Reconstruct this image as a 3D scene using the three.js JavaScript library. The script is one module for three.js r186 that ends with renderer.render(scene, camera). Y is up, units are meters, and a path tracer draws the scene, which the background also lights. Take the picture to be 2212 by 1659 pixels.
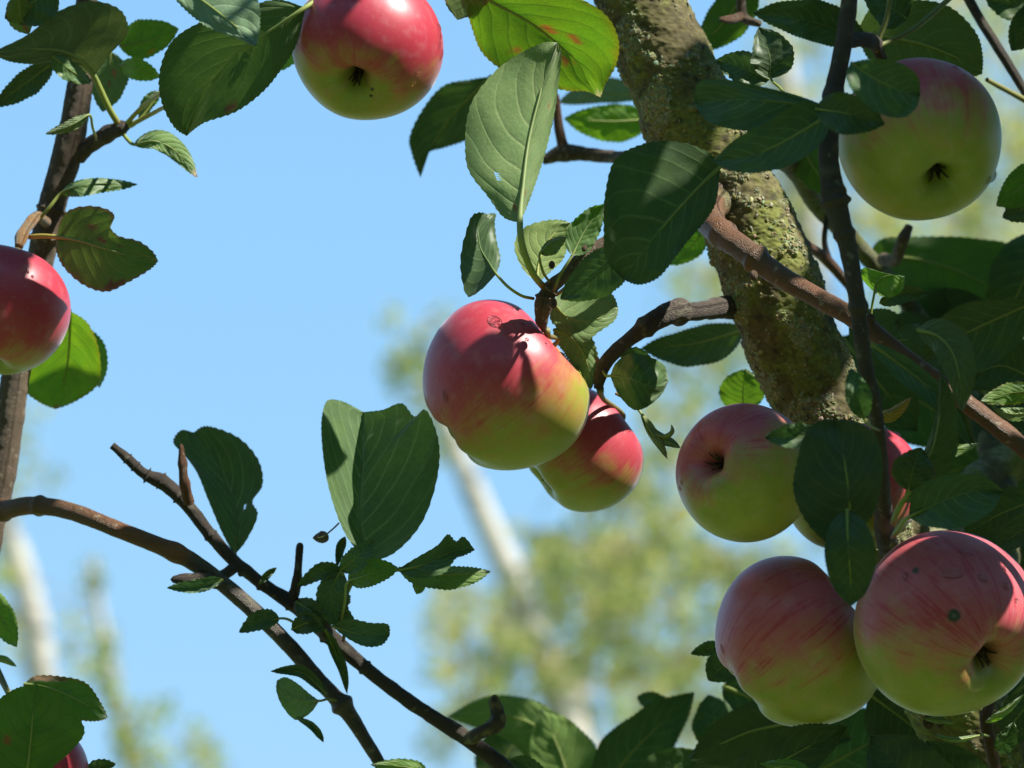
import * as THREE from 'three';
import { ImprovedNoise } from 'three/addons/math/ImprovedNoise.js';
import { mergeGeometries } from 'three/addons/utils/BufferGeometryUtils.js';

// ------------------------------------------------------------------ camera
const scene = new THREE.Scene();
const FOV = 9.2, PITCH = 20 * Math.PI / 180, FOCUS = 1.97;
const camera = new THREE.PerspectiveCamera(FOV, 4 / 3, 0.1, 600);
camera.position.set(0, 1.55, 0);
const RIGHT = new THREE.Vector3(1, 0, 0);
const UP = new THREE.Vector3(0, Math.cos(PITCH), Math.sin(PITCH));
const FWD = new THREE.Vector3(0, Math.sin(PITCH), -Math.cos(PITCH));
camera.lookAt(camera.position.clone().add(FWD));
camera.focus = FOCUS;
camera.userData.fStop = 15;
camera.updateMatrixWorld();

// a point of the place from where it is seen (2212 x 1659 grid) and how far away it stands
const K = 2 * Math.tan(FOV * Math.PI / 360) / 1659;
const MM = K * 2;                                   // metres per grid step at 2 m
function at(x, y, d) {
  return camera.position.clone().addScaledVector(FWD, d).addScaledVector(RIGHT, (x - 1106) * K * d).addScaledVector(UP, (829.5 - y) * K * d);
}
function dirOf(x, y, z) {                            // right, up, towards the viewer
  return new THREE.Vector3().addScaledVector(RIGHT, x).addScaledVector(UP, y).addScaledVector(FWD, -z).normalize();
}

// ------------------------------------------------------------------ sky, sun, exposure
const SUN = dirOf(0.57, 0.81, 0.10), EXPOSURE = 1.85;
{
  const w = 256, h = 128, a = new Float32Array(w * h * 4);
  const stops = [[-90, 0.30, 0.36, 0.34], [0, 0.62, 0.82, 0.98], [10, 0.46, 0.76, 1.02], [20, 0.335, 0.66, 1.02], [35, 0.22, 0.51, 0.93], [60, 0.13, 0.36, 0.76], [90, 0.10, 0.29, 0.68]];
  for (let j = 0; j < h; j++) {
    const e = (j + 0.5) / h * 180 - 90;
    let i = 0; while (i < stops.length - 2 && e > stops[i + 1][0]) i++;
    const t = Math.min(1, Math.max(0, (e - stops[i][0]) / (stops[i + 1][0] - stops[i][0])));
    for (let k = 0; k < w; k++) {
      const o = (j * w + k) * 4;
      for (let c = 0; c < 3; c++) a[o + c] = (stops[i][c + 1] * (1 - t) + stops[i + 1][c + 1] * t) / EXPOSURE;
      a[o + 3] = 1;
    }
  }
  const sky = new THREE.DataTexture(a, w, h, THREE.RGBAFormat, THREE.FloatType);
  sky.mapping = THREE.EquirectangularReflectionMapping; sky.magFilter = THREE.LinearFilter; sky.minFilter = THREE.LinearFilter; sky.needsUpdate = true;
  scene.background = sky; scene.environment = sky;
  scene.backgroundIntensity = 1; scene.environmentIntensity = 1;
}
const sun = new THREE.DirectionalLight(new THREE.Color(1.0, 0.95, 0.86), 5.0);
sun.target.position.copy(at(1106, 829, 2));
sun.position.copy(sun.target.position).addScaledVector(SUN, 12);
sun.castShadow = true; sun.shadow.radius = 1;
sun.shadow.mapSize.set(2048, 2048);
Object.assign(sun.shadow.camera, { left: -2, right: 2, top: 2, bottom: -2, near: 0.5, far: 60 });
scene.add(sun, sun.target);
const renderer = new THREE.WebGLRenderer({ antialias: true });
renderer.toneMapping = THREE.LinearToneMapping;
renderer.toneMappingExposure = EXPOSURE;
renderer.shadowMap.enabled = true;

// ------------------------------------------------------------------ helpers
let seed = 20240817;
const rnd = () => { seed = (seed * 1664525 + 1013904223) >>> 0; return seed / 4294967296; };
const rr = (a, b) => a + (b - a) * rnd();
const perlin = new ImprovedNoise();
const ns = (x, y, z) => perlin.noise(x + 31.7, y + 17.3, z + 53.1);
const fbm = (x, y, z, o = 4) => { let s = 0, a = 0.5, f = 1; for (let i = 0; i < o; i++) { s += a * ns(x * f, y * f, z * f); a *= 0.5; f *= 2.03; } return s; };
const clamp = (x, a = 0, b = 1) => Math.min(b, Math.max(a, x));
const sm = (a, b, x) => { const t = clamp((x - a) / (b - a)); return t * t * (3 - 2 * t); };
const mix = (a, b, t) => a + (b - a) * t;
const mix3 = (a, b, t) => [mix(a[0], b[0], t), mix(a[1], b[1], t), mix(a[2], b[2], t)];
function mesh(name, geo, mat, parent) {
  const o = new THREE.Mesh(geo, mat); o.name = name; o.castShadow = o.receiveShadow = true;
  if (parent) parent.add(o);
  return o;
}
function gridGeo(nu, nv, fn, closed = false) {       // fn(i, j) -> [pos, u, v, color]; rows i 0..nu, columns j 0..nv
  const pos = [], uv = [], col = [], idx = [];
  for (let i = 0; i <= nu; i++) for (let j = 0; j <= nv; j++) {
    const [p, a, b, c] = fn(i, j); pos.push(p.x, p.y, p.z); uv.push(a, b); col.push(c[0], c[1], c[2]);
  }
  for (let i = 0; i < nu; i++) for (let j = 0; j < nv; j++) {
    const a = i * (nv + 1) + j, b = a + 1, c = a + nv + 1, d = c + 1;
    idx.push(a, c, b, b, c, d);
  }
  const g = new THREE.BufferGeometry();
  g.setAttribute('position', new THREE.Float32BufferAttribute(pos, 3));
  g.setAttribute('uv', new THREE.Float32BufferAttribute(uv, 2));
  g.setAttribute('color', new THREE.Float32BufferAttribute(col, 3));
  g.setIndex(idx); g.computeVertexNormals();
  if (closed) {                                      // no seam in the normals where the grid closes on itself
    const n = g.attributes.normal;
    for (let i = 0; i <= nu; i++) {
      const a = i * (nv + 1), b = a + nv, v = new THREE.Vector3(n.getX(a) + n.getX(b), n.getY(a) + n.getY(b), n.getZ(a) + n.getZ(b)).normalize();
      n.setXYZ(a, v.x, v.y, v.z); n.setXYZ(b, v.x, v.y, v.z);
    }
  }
  return g;
}
function faceOut(g, i, centre) {                      // make the faces look away from the inside
  const p = g.attributes.position, n = g.attributes.normal;
  if ((p.getX(i) - centre.x) * n.getX(i) + (p.getY(i) - centre.y) * n.getY(i) + (p.getZ(i) - centre.z) * n.getZ(i) < 0) {
    const x = g.index.array; for (let k = 0; k < x.length; k += 3) { const t = x[k]; x[k] = x[k + 1]; x[k + 1] = t; }
    for (let k = 0; k < n.array.length; k++) n.array[k] = -n.array[k];
  }
  return g;
}
// a tapering stem through points [x, y, depth, radius in grid steps] or [Vector3, radius in metres]
function stemGeo(pts, o = {}) {
  const P = pts.map((p) => p[0].isVector3 ? p[0] : at(p[0], p[1], p[2]));
  const R = pts.map((p) => p[0].isVector3 ? p[1] : p[3] * K * p[2]);
  const curve = new THREE.CatmullRomCurve3(P, false, 'centripetal');
  const len = curve.getLength(), step = o.step ?? 0.0012, nu = Math.max(4, Math.min(o.most ?? 420, Math.round(len / step)));
  const nv = o.nv ?? 18, rough = o.rough ?? 0.06, freq = o.freq ?? 160, color = o.color ?? (() => [0.1, 0.07, 0.05]);
  const n = P.length - 1;
  let side = new THREE.Vector3(0.31, 0.2, 0.93);
  const rows = [];
  for (let i = 0; i <= nu; i++) {
    const t = i / nu, c = curve.getPoint(t), tan = curve.getTangent(t);
    side.addScaledVector(tan, -side.dot(tan)).normalize();
    const k = Math.min(n - 1, Math.floor(t * n)), f = t * n - k, e = f * f * (3 - 2 * f);
    let r = mix(R[k], R[k + 1], e);
    rows.push([c, side.clone(), new THREE.Vector3().crossVectors(tan, side), r, t]);
  }
  const nodes = o.nodes ?? [];
  return faceOut(gridGeo(nu, nv, (i, j) => {
    const [c, s, b, r0, t] = rows[i], a = (j % nv) / nv * Math.PI * 2;
    const d = s.clone().multiplyScalar(Math.cos(a)).addScaledVector(b, Math.sin(a));
    const q = c.clone().addScaledVector(d, r0);
    let r = r0 * (1 + rough * 1.6 * fbm(q.x * freq, q.y * freq, q.z * freq, 3));
    for (const [nt, amp, wd] of nodes) r += r0 * amp * Math.exp(-(((t - nt) * len / (wd ?? 0.004)) ** 2));
    if (o.swell) r += o.swell(q, t, a, r0, d);
    if (o.capEnd !== false && i === nu) r = 0.0001;
    return [c.clone().addScaledVector(d, r), a / 6.283, t * len, color(q, t, a, d)];
  }, true), Math.floor(nu / 2) * (nv + 1) + 2, rows[Math.floor(nu / 2)][0]);
}

// ------------------------------------------------------------------ procedural materials
function dataTex(w, h, fn, srgb) {
  const a = new Uint8Array(w * h * 4);
  for (let j = 0; j < h; j++) for (let i = 0; i < w; i++) {
    const c = fn((i + 0.5) / w, (j + 0.5) / h), o = (j * w + i) * 4;
    for (let k = 0; k < 3; k++) { const x = clamp(c[k]); a[o + k] = Math.round(255 * (srgb ? (x <= 0.0031308 ? 12.92 * x : 1.055 * Math.pow(x, 1 / 2.4) - 0.055) : x)); }
    a[o + 3] = 255;
  }
  const t = new THREE.DataTexture(a, w, h, THREE.RGBAFormat);
  t.magFilter = THREE.LinearFilter; t.minFilter = THREE.LinearMipmapLinearFilter; t.generateMipmaps = true;
  t.wrapS = t.wrapT = THREE.RepeatWrapping;
  if (srgb) t.colorSpace = THREE.SRGBColorSpace;
  t.needsUpdate = true; return t;
}
// vein pattern of an apple leaf: u across (0..1, midrib at 0.5), v from base to tip
function veins(u, v, k) {
  const side = u < 0.5 ? 0 : 1, a = Math.abs(u - 0.5) * 2;
  const wob = 0.02 * ns(a * 3 + k * 7, v * 5, side * 9 + k);
  const s = (v - 0.17 * a - 0.10 * a * a + wob) / 0.118 + side * 0.42 + k * 0.3;
  const near = Math.abs(s - Math.round(s)) * 0.118;
  const main = Math.exp(-((near / (0.0085 - 0.004 * a)) ** 2)) * (1 - 0.5 * a);
  const mid = Math.exp(-((a / (0.045 * (1.1 - v))) ** 2));
  const q = Math.abs(ns(u * 16 + k, v * 30, k * 3)), q2 = Math.abs(ns(u * 34 + k, v * 66, 4 + k * 3));
  const net = Math.max(1 - q * 7, 0) * 0.6 + Math.max(1 - q2 * 6, 0) * 0.4;
  const quilt = Math.sin(Math.PI * Math.abs(s - Math.floor(s)));
  return { main: Math.max(main, mid), net, quilt };
}
const leafMaps = [];
for (let k = 0; k < 3; k++) {
  const top = dataTex(256, 512, (u, v) => {
    const q = veins(u, v, k), n = fbm(u * 5 + k * 9, v * 9, 2), f = fbm(u * 40, v * 80, k);
    let c = [0.034, 0.092, 0.014];
    c = mix3(c, [0.050, 0.112, 0.014], clamp(0.5 + 1.4 * n));
    c = mix3(c, [0.150, 0.235, 0.055], 0.62 * q.main + 0.14 * q.net);
    return c.map((x) => x * (1 + 0.35 * f));
  }, true);
  const under = dataTex(256, 512, (u, v) => {
    const q = veins(u, v, k), n = fbm(u * 4 + k * 5, v * 7, 8), f = fbm(u * 50, v * 100, k + 3);
    let c = [0.105, 0.185, 0.052];
    c = mix3(c, [0.130, 0.205, 0.060], clamp(0.5 + 1.5 * n));
    c = mix3(c, [0.225, 0.300, 0.115], 0.62 * q.main + 0.18 * q.net);
    return c.map((x) => x * (1 + 0.35 * f));
  }, true);
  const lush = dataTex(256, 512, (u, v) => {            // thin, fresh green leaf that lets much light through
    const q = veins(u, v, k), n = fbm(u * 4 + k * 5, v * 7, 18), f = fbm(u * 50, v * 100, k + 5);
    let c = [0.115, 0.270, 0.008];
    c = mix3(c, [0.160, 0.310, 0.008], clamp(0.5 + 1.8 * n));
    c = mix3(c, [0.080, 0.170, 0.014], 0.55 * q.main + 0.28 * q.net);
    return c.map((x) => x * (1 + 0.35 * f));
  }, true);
  const bump = dataTex(256, 512, (u, v) => {
    const q = veins(u, v, k), h = clamp(0.25 + 0.5 * q.quilt - 0.30 * q.main - 0.10 * q.net + 0.25 * fbm(u * 24, v * 48, k)); return [h, h, h];
  });
  leafMaps.push({ top, under, lush, bump });
}
const leafMats = leafMaps.map((m) => ({
  t: new THREE.MeshPhysicalMaterial({ map: m.top, bumpMap: m.bump, bumpScale: 0.00022, vertexColors: true, side: THREE.DoubleSide, roughness: 0.92, transmission: 0.28, thickness: 0, clearcoat: 0.6, clearcoatRoughness: 0.45 }),
  u: new THREE.MeshPhysicalMaterial({ map: m.under, bumpMap: m.bump, bumpScale: -0.00045, vertexColors: true, side: THREE.DoubleSide, roughness: 0.95, transmission: 0.38, thickness: 0, clearcoat: 0.08, clearcoatRoughness: 0.6 }),
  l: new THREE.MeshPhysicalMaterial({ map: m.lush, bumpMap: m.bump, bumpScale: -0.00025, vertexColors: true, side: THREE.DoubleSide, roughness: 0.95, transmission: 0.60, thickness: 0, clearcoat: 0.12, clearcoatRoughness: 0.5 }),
}));
const stalkMat = new THREE.MeshPhysicalMaterial({ vertexColors: true, roughness: 0.6, side: THREE.DoubleSide });
const barkBump = dataTex(256, 256, (u, v) => { const h = clamp(0.5 + 0.9 * (fbm(u * 18, v * 18, 3, 4) + 0.6 * fbm(u * 60, v * 60, 9, 2))); return [h, h, h]; });
const barkTex = barkBump.clone(); barkTex.repeat.set(3, 40); barkTex.needsUpdate = true;
const twigMat = new THREE.MeshStandardMaterial({ vertexColors: true, roughness: 0.72, bumpMap: barkTex, bumpScale: 0.0011 });
const twigGloss = new THREE.MeshPhysicalMaterial({ vertexColors: true, roughness: 0.5, bumpMap: barkTex, bumpScale: 0.0008, clearcoat: 0.12, clearcoatRoughness: 0.5 });
const limbMat = new THREE.MeshStandardMaterial({ vertexColors: true, roughness: 0.9 });
const lichenMat = new THREE.MeshStandardMaterial({ vertexColors: true, roughness: 0.95, flatShading: false });
const skinMat = new THREE.MeshPhysicalMaterial({ vertexColors: true, roughness: 0.44, clearcoat: 0.24, clearcoatRoughness: 0.36, sheen: 0.45, sheenRoughness: 0.55, sheenColor: new THREE.Color(0.85, 0.82, 1.0) });
const dryMat = new THREE.MeshStandardMaterial({ vertexColors: true, roughness: 0.9, side: THREE.DoubleSide });
const dropMat = new THREE.MeshPhysicalMaterial({ color: 0xffffff, roughness: 0.05, transmission: 1, thickness: 0.002, ior: 1.33 });

// ------------------------------------------------------------------ the setting
const ground = mesh('ground', gridGeo(60, 60, (i, j) => {
  const x = (j / 30 - 1), z = (i / 30 - 1), X = Math.sign(x) * x * x * 260, Z = Math.sign(z) * z * z * 260;
  const n = fbm(X * 0.4, Z * 0.4, 1), g = mix3([0.06, 0.11, 0.025], [0.12, 0.14, 0.045], clamp(0.5 + n * 1.3));
  return [new THREE.Vector3(X, 0.03 * fbm(X * 0.8, Z * 0.8, 5) - 0.01, Z), X, Z, g];
}), new THREE.MeshStandardMaterial({ vertexColors: true, roughness: 0.95, side: THREE.DoubleSide }), scene);
ground.userData = { kind: 'structure', label: 'grassy orchard ground below the apple tree' };

// ------------------------------------------------------------------ apple tree: root, trunk, limbs
const BASE = new THREE.Vector3(0.47, 0, -2.12);
const tree = new THREE.Group(); tree.name = 'apple_tree'; tree.position.copy(BASE); scene.add(tree);
tree.userData = { label: 'apple tree with a lichen covered limb, brown twigs and serrated green leaves', category: 'tree' };
function treePart(name, geo, mat, parent = tree) { geo.translate(-BASE.x, -BASE.y, -BASE.z); return mesh(name, geo, mat, parent); }

// bark colours
const V = THREE.Vector3;
const specks = (q, s, f, th) => sm(th, th + 0.12, ns(q.x * f + s, q.y * f, q.z * f));
const redBark = (q, t, a, d) => {
  let c = mix3([0.205, 0.083, 0.030], [0.130, 0.070, 0.034], clamp(0.5 + 1.5 * fbm(q.x * 60, q.y * 60, q.z * 60)));
  c = mix3(c, [0.125, 0.085, 0.042], 0.5 * sm(0.1, 0.4, fbm(q.x * 140, q.y * 140, q.z * 140)));
  return mix3(c, [0.42, 0.34, 0.24], 0.7 * specks(q, 3, 330, 0.50));
};
const greyBark = (q) => {
  let c = mix3([0.062, 0.046, 0.036], [0.100, 0.078, 0.058], clamp(0.5 + 1.6 * fbm(q.x * 70, q.y * 70, q.z * 70)));
  c = mix3(c, [0.20, 0.19, 0.12], 0.5 * sm(0.12, 0.4, fbm(q.x * 110 + 9, q.y * 110, q.z * 110)));
  return mix3(c, [0.30, 0.26, 0.2], 0.6 * specks(q, 8, 380, 0.45));
};
const tanBark = (q) => {
  let c = mix3([0.135, 0.090, 0.055], [0.20, 0.145, 0.090], clamp(0.5 + 1.6 * fbm(q.x * 60, q.y * 60, q.z * 60)));
  c = mix3(c, [0.08, 0.055, 0.045], 0.7 * sm(0.12, 0.35, fbm(q.x * 130 + 4, q.y * 90, q.z * 130)));
  return mix3(c, [0.45, 0.38, 0.28], 0.7 * specks(q, 5, 400, 0.42));
};
const mossAt = (q) => sm(-0.12, 0.20, fbm(q.x * 55 + 2, q.y * 40, q.z * 55, 4));
const crustAt = (q) => sm(0.02, 0.20, fbm(q.x * 75 + 20, q.y * 60 + 3, q.z * 75, 4));
const limbBark = (q) => {
  const m = mossAt(q), l = crustAt(q), f = fbm(q.x * 600, q.y * 600, q.z * 600, 2);
  let c = mix3([0.080, 0.066, 0.026], [0.128, 0.112, 0.040], clamp(0.5 + 1.5 * fbm(q.x * 90, q.y * 90, q.z * 90)));
  c = mix3(c, [0.165, 0.190, 0.032], 0.8 * m);
  c = mix3(c, [0.26, 0.265, 0.16], 0.55 * l);
  c = mix3(c, [0.035, 0.028, 0.018], 0.75 * sm(0.18, 0.32, fbm(q.x * 240 + 7, q.y * 240, q.z * 240, 2)));
  return c.map((x) => Math.max(0.01, x * (1 + 1.15 * f)));
};

// the thick limb that crosses the picture, down to the trunk
const limbPts = [[1300, -220, 2.090, 92], [1382, 0, 2.085, 93], [1448, 150, 2.080, 98], [1512, 290, 2.075, 106], [1580, 410, 2.070, 96], [1632, 520, 2.065, 102], [1680, 650, 2.060, 103], [1738, 800, 2.060, 98], [1815, 965, 2.060, 97], [1900, 1150, 2.060, 98], [2015, 1400, 2.070, 102], [2125, 1650, 2.080, 106], [2290, 2000, 2.090, 116]];
{
  const g = stemGeo(limbPts, { step: 0.0008, most: 640, nv: 150, rough: 0.035, freq: 90, color: limbBark, capEnd: false,
    swell: (q, t, a, r) => {
      const l = crustAt(q), m = mossAt(q);
      return 0.0016 * l * (0.5 + fbm(q.x * 700, q.y * 700, q.z * 700, 2)) + 0.0007 * m * (0.4 + fbm(q.x * 900, q.y * 900, q.z * 900, 2)) + 0.0011 * fbm(q.x * 300, q.y * 300, q.z * 300, 3) + 0.0006 * fbm(q.x * 800, q.y * 800, q.z * 800, 2);
    } });
  const limb = treePart('limb', g, limbMat);
  limb.userData.label = 'thick limb with mossy bark and pale crusty lichen';
  // granular lichen lobes standing on the limb
  const lobes = [], p = g.attributes.position, n = g.attributes.normal, total = p.count;
  const unit = new THREE.IcosahedronGeometry(1, 0); unit.deleteAttribute('uv');
  const M4 = new THREE.Matrix4(), Q = new THREE.Quaternion(), up = new V(0, 1, 0);
  for (let k = 0; k < 260000 && lobes.length < 15000; k++) {
    const i = Math.floor(rnd() * total), q = new V(p.getX(i), p.getY(i), p.getZ(i)).add(BASE);
    const y = q.clone().sub(camera.position).dot(FWD); if (y > 2.095) continue;
    const cl = crustAt(q) * 0.9 + 0.05 * mossAt(q) + 0.5 * sm(0.2, 0.4, fbm(q.x * 140, q.y * 140, q.z * 140, 2)) * mossAt(q);
    if (rnd() > cl) continue;
    const nn = new V(n.getX(i), n.getY(i), n.getZ(i)), s = rr(0.0002, 0.00062) * (rnd() < 0.08 ? 1.7 : 1);
    M4.compose(q.clone().sub(BASE).addScaledVector(nn, s * 0.3), Q.setFromUnitVectors(up, nn), new V(s * rr(0.5, 1.7), s * rr(0.4, 0.9), s * rr(0.5, 1.7)));
    const gg = unit.clone().applyMatrix4(M4), c = mix3([0.36, 0.385, 0.25], [0.28, 0.26, 0.09], rnd()).map((x) => x * rr(0.7, 1.15)), cc = new Float32Array(gg.attributes.position.count * 3);
    for (let e = 0; e < cc.length; e++) cc[e] = c[e % 3];
    gg.setAttribute('color', new THREE.BufferAttribute(cc, 3)); lobes.push(gg);
  }
  const L = mesh('lichen', mergeGeometries(lobes), lichenMat, limb); L.userData.kind = 'stuff';
}
{
  const e = at(2290, 2000, 2.09);
  const tk = treePart('trunk', stemGeo([[e, 0.0226], [new V(0.34, 1.72, -2.08), 0.028], [new V(0.41, 1.25, -2.11), 0.048], [new V(0.45, 0.8, -2.12), 0.075], [new V(0.465, 0.3, -2.12), 0.088], [new V(0.47, -0.06, -2.12), 0.125]], { step: 0.006, nv: 48, rough: 0.10, freq: 30, color: limbBark, capEnd: false }), limbMat);
}
const branch = (name, pts, o, mat = twigMat) => treePart(name, stemGeo(pts, o), mat);
// twig that leaves the limb on its left face and runs down to the right
branch('twig', [[1552, 430, 2.06, 34], [1530, 466, 2.02, 33], [1562, 508, 1.985, 28], [1610, 542, 1.975, 27], [1680, 594, 1.965, 24], [1760, 640, 1.955, 22], [1845, 688, 1.945, 21], [1960, 776, 1.935, 20], [2090, 872, 1.925, 20], [2230, 985, 1.92, 19], [2430, 1190, 1.91, 14]], { step: 0.0007, nv: 32, rough: 0.07, color: (q, t, a, d) => mix3(limbBark(q), redBark(q, t, a, d), sm(0.03, 0.075, t + 0.02 * ns(q.x * 200, q.y * 200, q.z * 200))), nodes: [[0.2, 0.22], [0.335, 0.3, 0.003], [0.62, 0.15], [0.86, 0.12]] }, twigGloss);
// upright twig in front on the right
branch('twig', [[1935, 1240, 2.04, 24], [1912, 1150, 1.96, 22], [1905, 1040, 1.90, 17], [1893, 900, 1.87, 15], [1868, 780, 1.86, 17], [1850, 640, 1.855, 18], [1828, 520, 1.855, 20], [1806, 440, 1.855, 25], [1790, 340, 1.86, 22], [1800, 210, 1.865, 20], [1826, 70, 1.87, 19], [1850, -160, 1.88, 15]], { step: 0.0008, nv: 26, rough: 0.07, color: greyBark, nodes: [[0.31, 0.18], [0.44, 0.30, 0.003], [0.56, 0.25], [0.64, 0.4, 0.003], [0.66, 0.2], [0.82, 0.25]] });
// short spur that carries the rear middle apple
branch('spur', [[1610, 668, 2.065, 28], [1565, 664, 2.05, 24], [1500, 673, 2.03, 20], [1450, 676, 2.015, 25], [1412, 694, 2.01, 22], [1362, 732, 2.01, 16], [1322, 766, 2.01, 16], [1298, 805, 2.01, 15], [1292, 842, 2.01, 10]], { step: 0.0007, nv: 26, rough: 0.14, color: greyBark, nodes: [[0.33, 0.3, 0.002], [0.55, 0.25, 0.002]] });
// spur with the cluster of leaves above the large middle apple
branch('spur', [[1560, 400, 2.06, 14], [1470, 450, 2.01, 14], [1360, 500, 1.99, 13], [1268, 545, 1.98, 13], [1222, 592, 1.975, 13], [1186, 628, 1.975, 17], [1176, 655, 1.975, 20], [1170, 690, 1.978, 15], [1176, 716, 1.98, 6]], { step: 0.0007, nv: 24, rough: 0.14, freq: 240, color: tanBark, nodes: [[0.62, 0.35, 0.002], [0.7, 0.25, 0.002]] });
branch('twig', [[1420, 335, 2.10, 16], [1340, 340, 2.2, 14], [1270, 334, 2.22, 15], [1222, 330, 2.22, 20], [1170, 347, 2.22, 10]], { rough: 0.14, color: tanBark });
branch('twig', [[1222, 332, 2.22, 16], [1212, 300, 2.22, 11], [1204, 250, 2.22, 10], [1200, 200, 2.22, 8]], { rough: 0.1, color: redBark });
branch('twig', [[1620, 330, 2.085, 30], [1705, 350, 2.14, 25], [1770, 445, 2.2, 22], [1860, 540, 2.25, 20], [1950, 640, 2.27, 19], [2020, 740, 2.27, 19], [2110, 900, 2.25, 26], [2160, 1040, 2.2, 36], [2150, 1300, 2.12, 44], [2080, 1560, 2.06, 50]], { rough: 0.1, color: limbBark, nv: 24 });
branch('twig', [[1700, 500, 2.08, 11], [1748, 532, 2.17, 10], [1790, 566, 2.2, 12], [1850, 640, 2.22, 9], [1900, 720, 2.22, 7]], { color: redBark });
branch('twig', [[1790, 566, 2.2, 9], [1781, 520, 2.2, 6], [1788, 455, 2.2, 5]], { color: greyBark });
branch('twig', [[2062, -60, 2.14, 11], [2110, 30, 2.14, 11], [2160, 110, 2.14, 11], [2225, 215, 2.14, 10], [2330, 380, 2.12, 9]], { color: greyBark });
branch('twig', [[1602, -120, 2.15, 11], [1600, -20, 2.14, 11], [1606, 36, 2.14, 11], [1642, 52, 2.13, 8]], { color: tanBark });
branch('twig', [[1604, 34, 2.14, 10], [1580, 42, 2.13, 10], [1556, 42, 2.12, 6]], { color: redBark });
branch('twig', [[1908, 560, 2.24, 14], [1935, 560, 2.22, 13], [1950, 520, 2.2, 13], [1966, 485, 2.2, 10]], { rough: 0.25, color: tanBark });
// dark branch on the right rising from the limb
branch('branch', [[1985, 1300, 2.09, 60], [2060, 1120, 2.16, 50], [2150, 1020, 2.2, 46], [2260, 950, 2.22, 42], [2480, 830, 2.25, 34], [2760, 560, 2.25, 24]], { step: 0.0015, nv: 40, rough: 0.08, color: limbBark }, limbMat);
// branch at the left edge
const leftPts = [[215, -260, 2.10, 20], [192, -60, 2.10, 23], [180, 120, 2.10, 26], [166, 230, 2.10, 29], [146, 330, 2.10, 32], [114, 440, 2.10, 30], [92, 540, 2.10, 30], [62, 680, 2.11, 29], [34, 810, 2.11, 31], [18, 920, 2.11, 32], [-2, 1040, 2.11, 34], [-30, 1160, 2.11, 36], [-60, 1400, 2.12, 40]];
branch('branch', [...leftPts.map((p) => [at(p[0], p[1], p[2]), p[3] * K * p[2]]), [new V(-0.16, 1.8, -2.05), 0.012], [new V(0.02, 1.5, -2.08), 0.018], [new V(0.25, 1.2, -2.10), 0.026], [new V(0.42, 0.98, -2.115), 0.035]], { step: 0.0011, most: 700, nv: 36, rough: 0.07, color: tanBark, nodes: [[0.10, 0.15], [0.15, 0.2, 0.006], [0.32, 0.14], [0.36, 0.2]] });
branch('spur', [[168, 335, 2.10, 20], [196, 312, 2.095, 17], [232, 290, 2.09, 17], [262, 276, 2.085, 17], [280, 270, 2.085, 9]], { rough: 0.16, color: greyBark, nodes: [[0.5, 0.2, 0.002]] });
branch('spur', [[100, 480, 2.085, 11], [78, 468, 2.07, 12], [58, 492, 2.06, 12], [46, 512, 2.055, 14], [40, 536, 2.05, 9]], { rough: 0.14, color: (q) => mix3([0.34, 0.17, 0.045], [0.30, 0.21, 0.11], clamp(0.5 + 2 * fbm(q.x * 150, q.y * 150, q.z * 150))) }, twigGloss);
// red-brown twig from the left branch, arching down to the right
branch('twig', [[-25, 1112, 2.105, 26], [10, 1102, 2.08, 20], [70, 1092, 2.07, 20], [150, 1104, 2.06, 19], [270, 1150, 2.05, 18], [400, 1204, 2.05, 19], [470, 1252, 2.05, 18], [540, 1312, 2.05, 18], [620, 1390, 2.05, 17], [690, 1470, 2.05, 17], [745, 1530, 2.05, 18], [790, 1600, 2.05, 14], [830, 1668, 2.05, 13], [880, 1800, 2.05, 9]], { step: 0.0008, nv: 28, rough: 0.06, nodes: [[0.075, 0.3, 0.002], [0.17, 0.2, 0.002], [0.37, 0.2, 0.003], [0.76, 0.5, 0.003]],
  color: (q, t, a, d) => mix3(redBark(q), greyBark(q), sm(0.36, 0.42, t + 0.05 * ns(q.x * 90, q.y * 90, q.z * 90))) }, twigGloss);
// grey twig rising from the lower right
branch('twig', [[242, 962, 2.06, 8], [275, 990, 2.06, 11], [310, 1022, 2.06, 12], [352, 1042, 2.06, 17], [400, 1086, 2.06, 15], [450, 1150, 2.06, 14], [510, 1216, 2.06, 14], [580, 1270, 2.06, 14], [640, 1310, 2.06, 17], [720, 1382, 2.06, 17], [800, 1452, 2.06, 15], [900, 1526, 2.06, 16], [1000, 1590, 2.06, 17], [1100, 1668, 2.06, 18], [1290, 1860, 2.07, 26]].map((p) => [at(p[0], p[1], p[2]), p[3] * K * p[2]]).concat([[new V(0.14, 1.8, -2.05), 0.009], [new V(0.25, 1.6, -2.07), 0.013], [new V(0.36, 1.42, -2.10), 0.018]]), { step: 0.0008, most: 640, nv: 26, rough: 0.13, color: greyBark, nodes: [[0.06, 0.3, 0.002], [0.09, 0.3, 0.002], [0.13, 0.55, 0.0025], [0.17, 0.25, 0.002], [0.22, 0.3, 0.002], [0.30, 0.2, 0.002], [0.40, 0.3, 0.003], [0.46, 0.22, 0.002], [0.52, 0.35, 0.003], [0.58, 0.25, 0.002]] });
branch('spur', [[408, 1086, 2.055, 12], [398, 1040, 2.05, 10], [394, 1000, 2.05, 9], [391, 958, 2.05, 5]], { rough: 0.16, freq: 260, color: redBark, nodes: [[0.3, 0.3, 0.002], [0.65, 0.25, 0.002]] });
branch('spur', [[630, 1300, 2.06, 13], [640, 1262, 2.055, 11], [645, 1215, 2.055, 8], [648, 1180, 2.055, 8], [650, 1172, 2.055, 5]], { rough: 0.16, freq: 260, color: greyBark });
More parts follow.
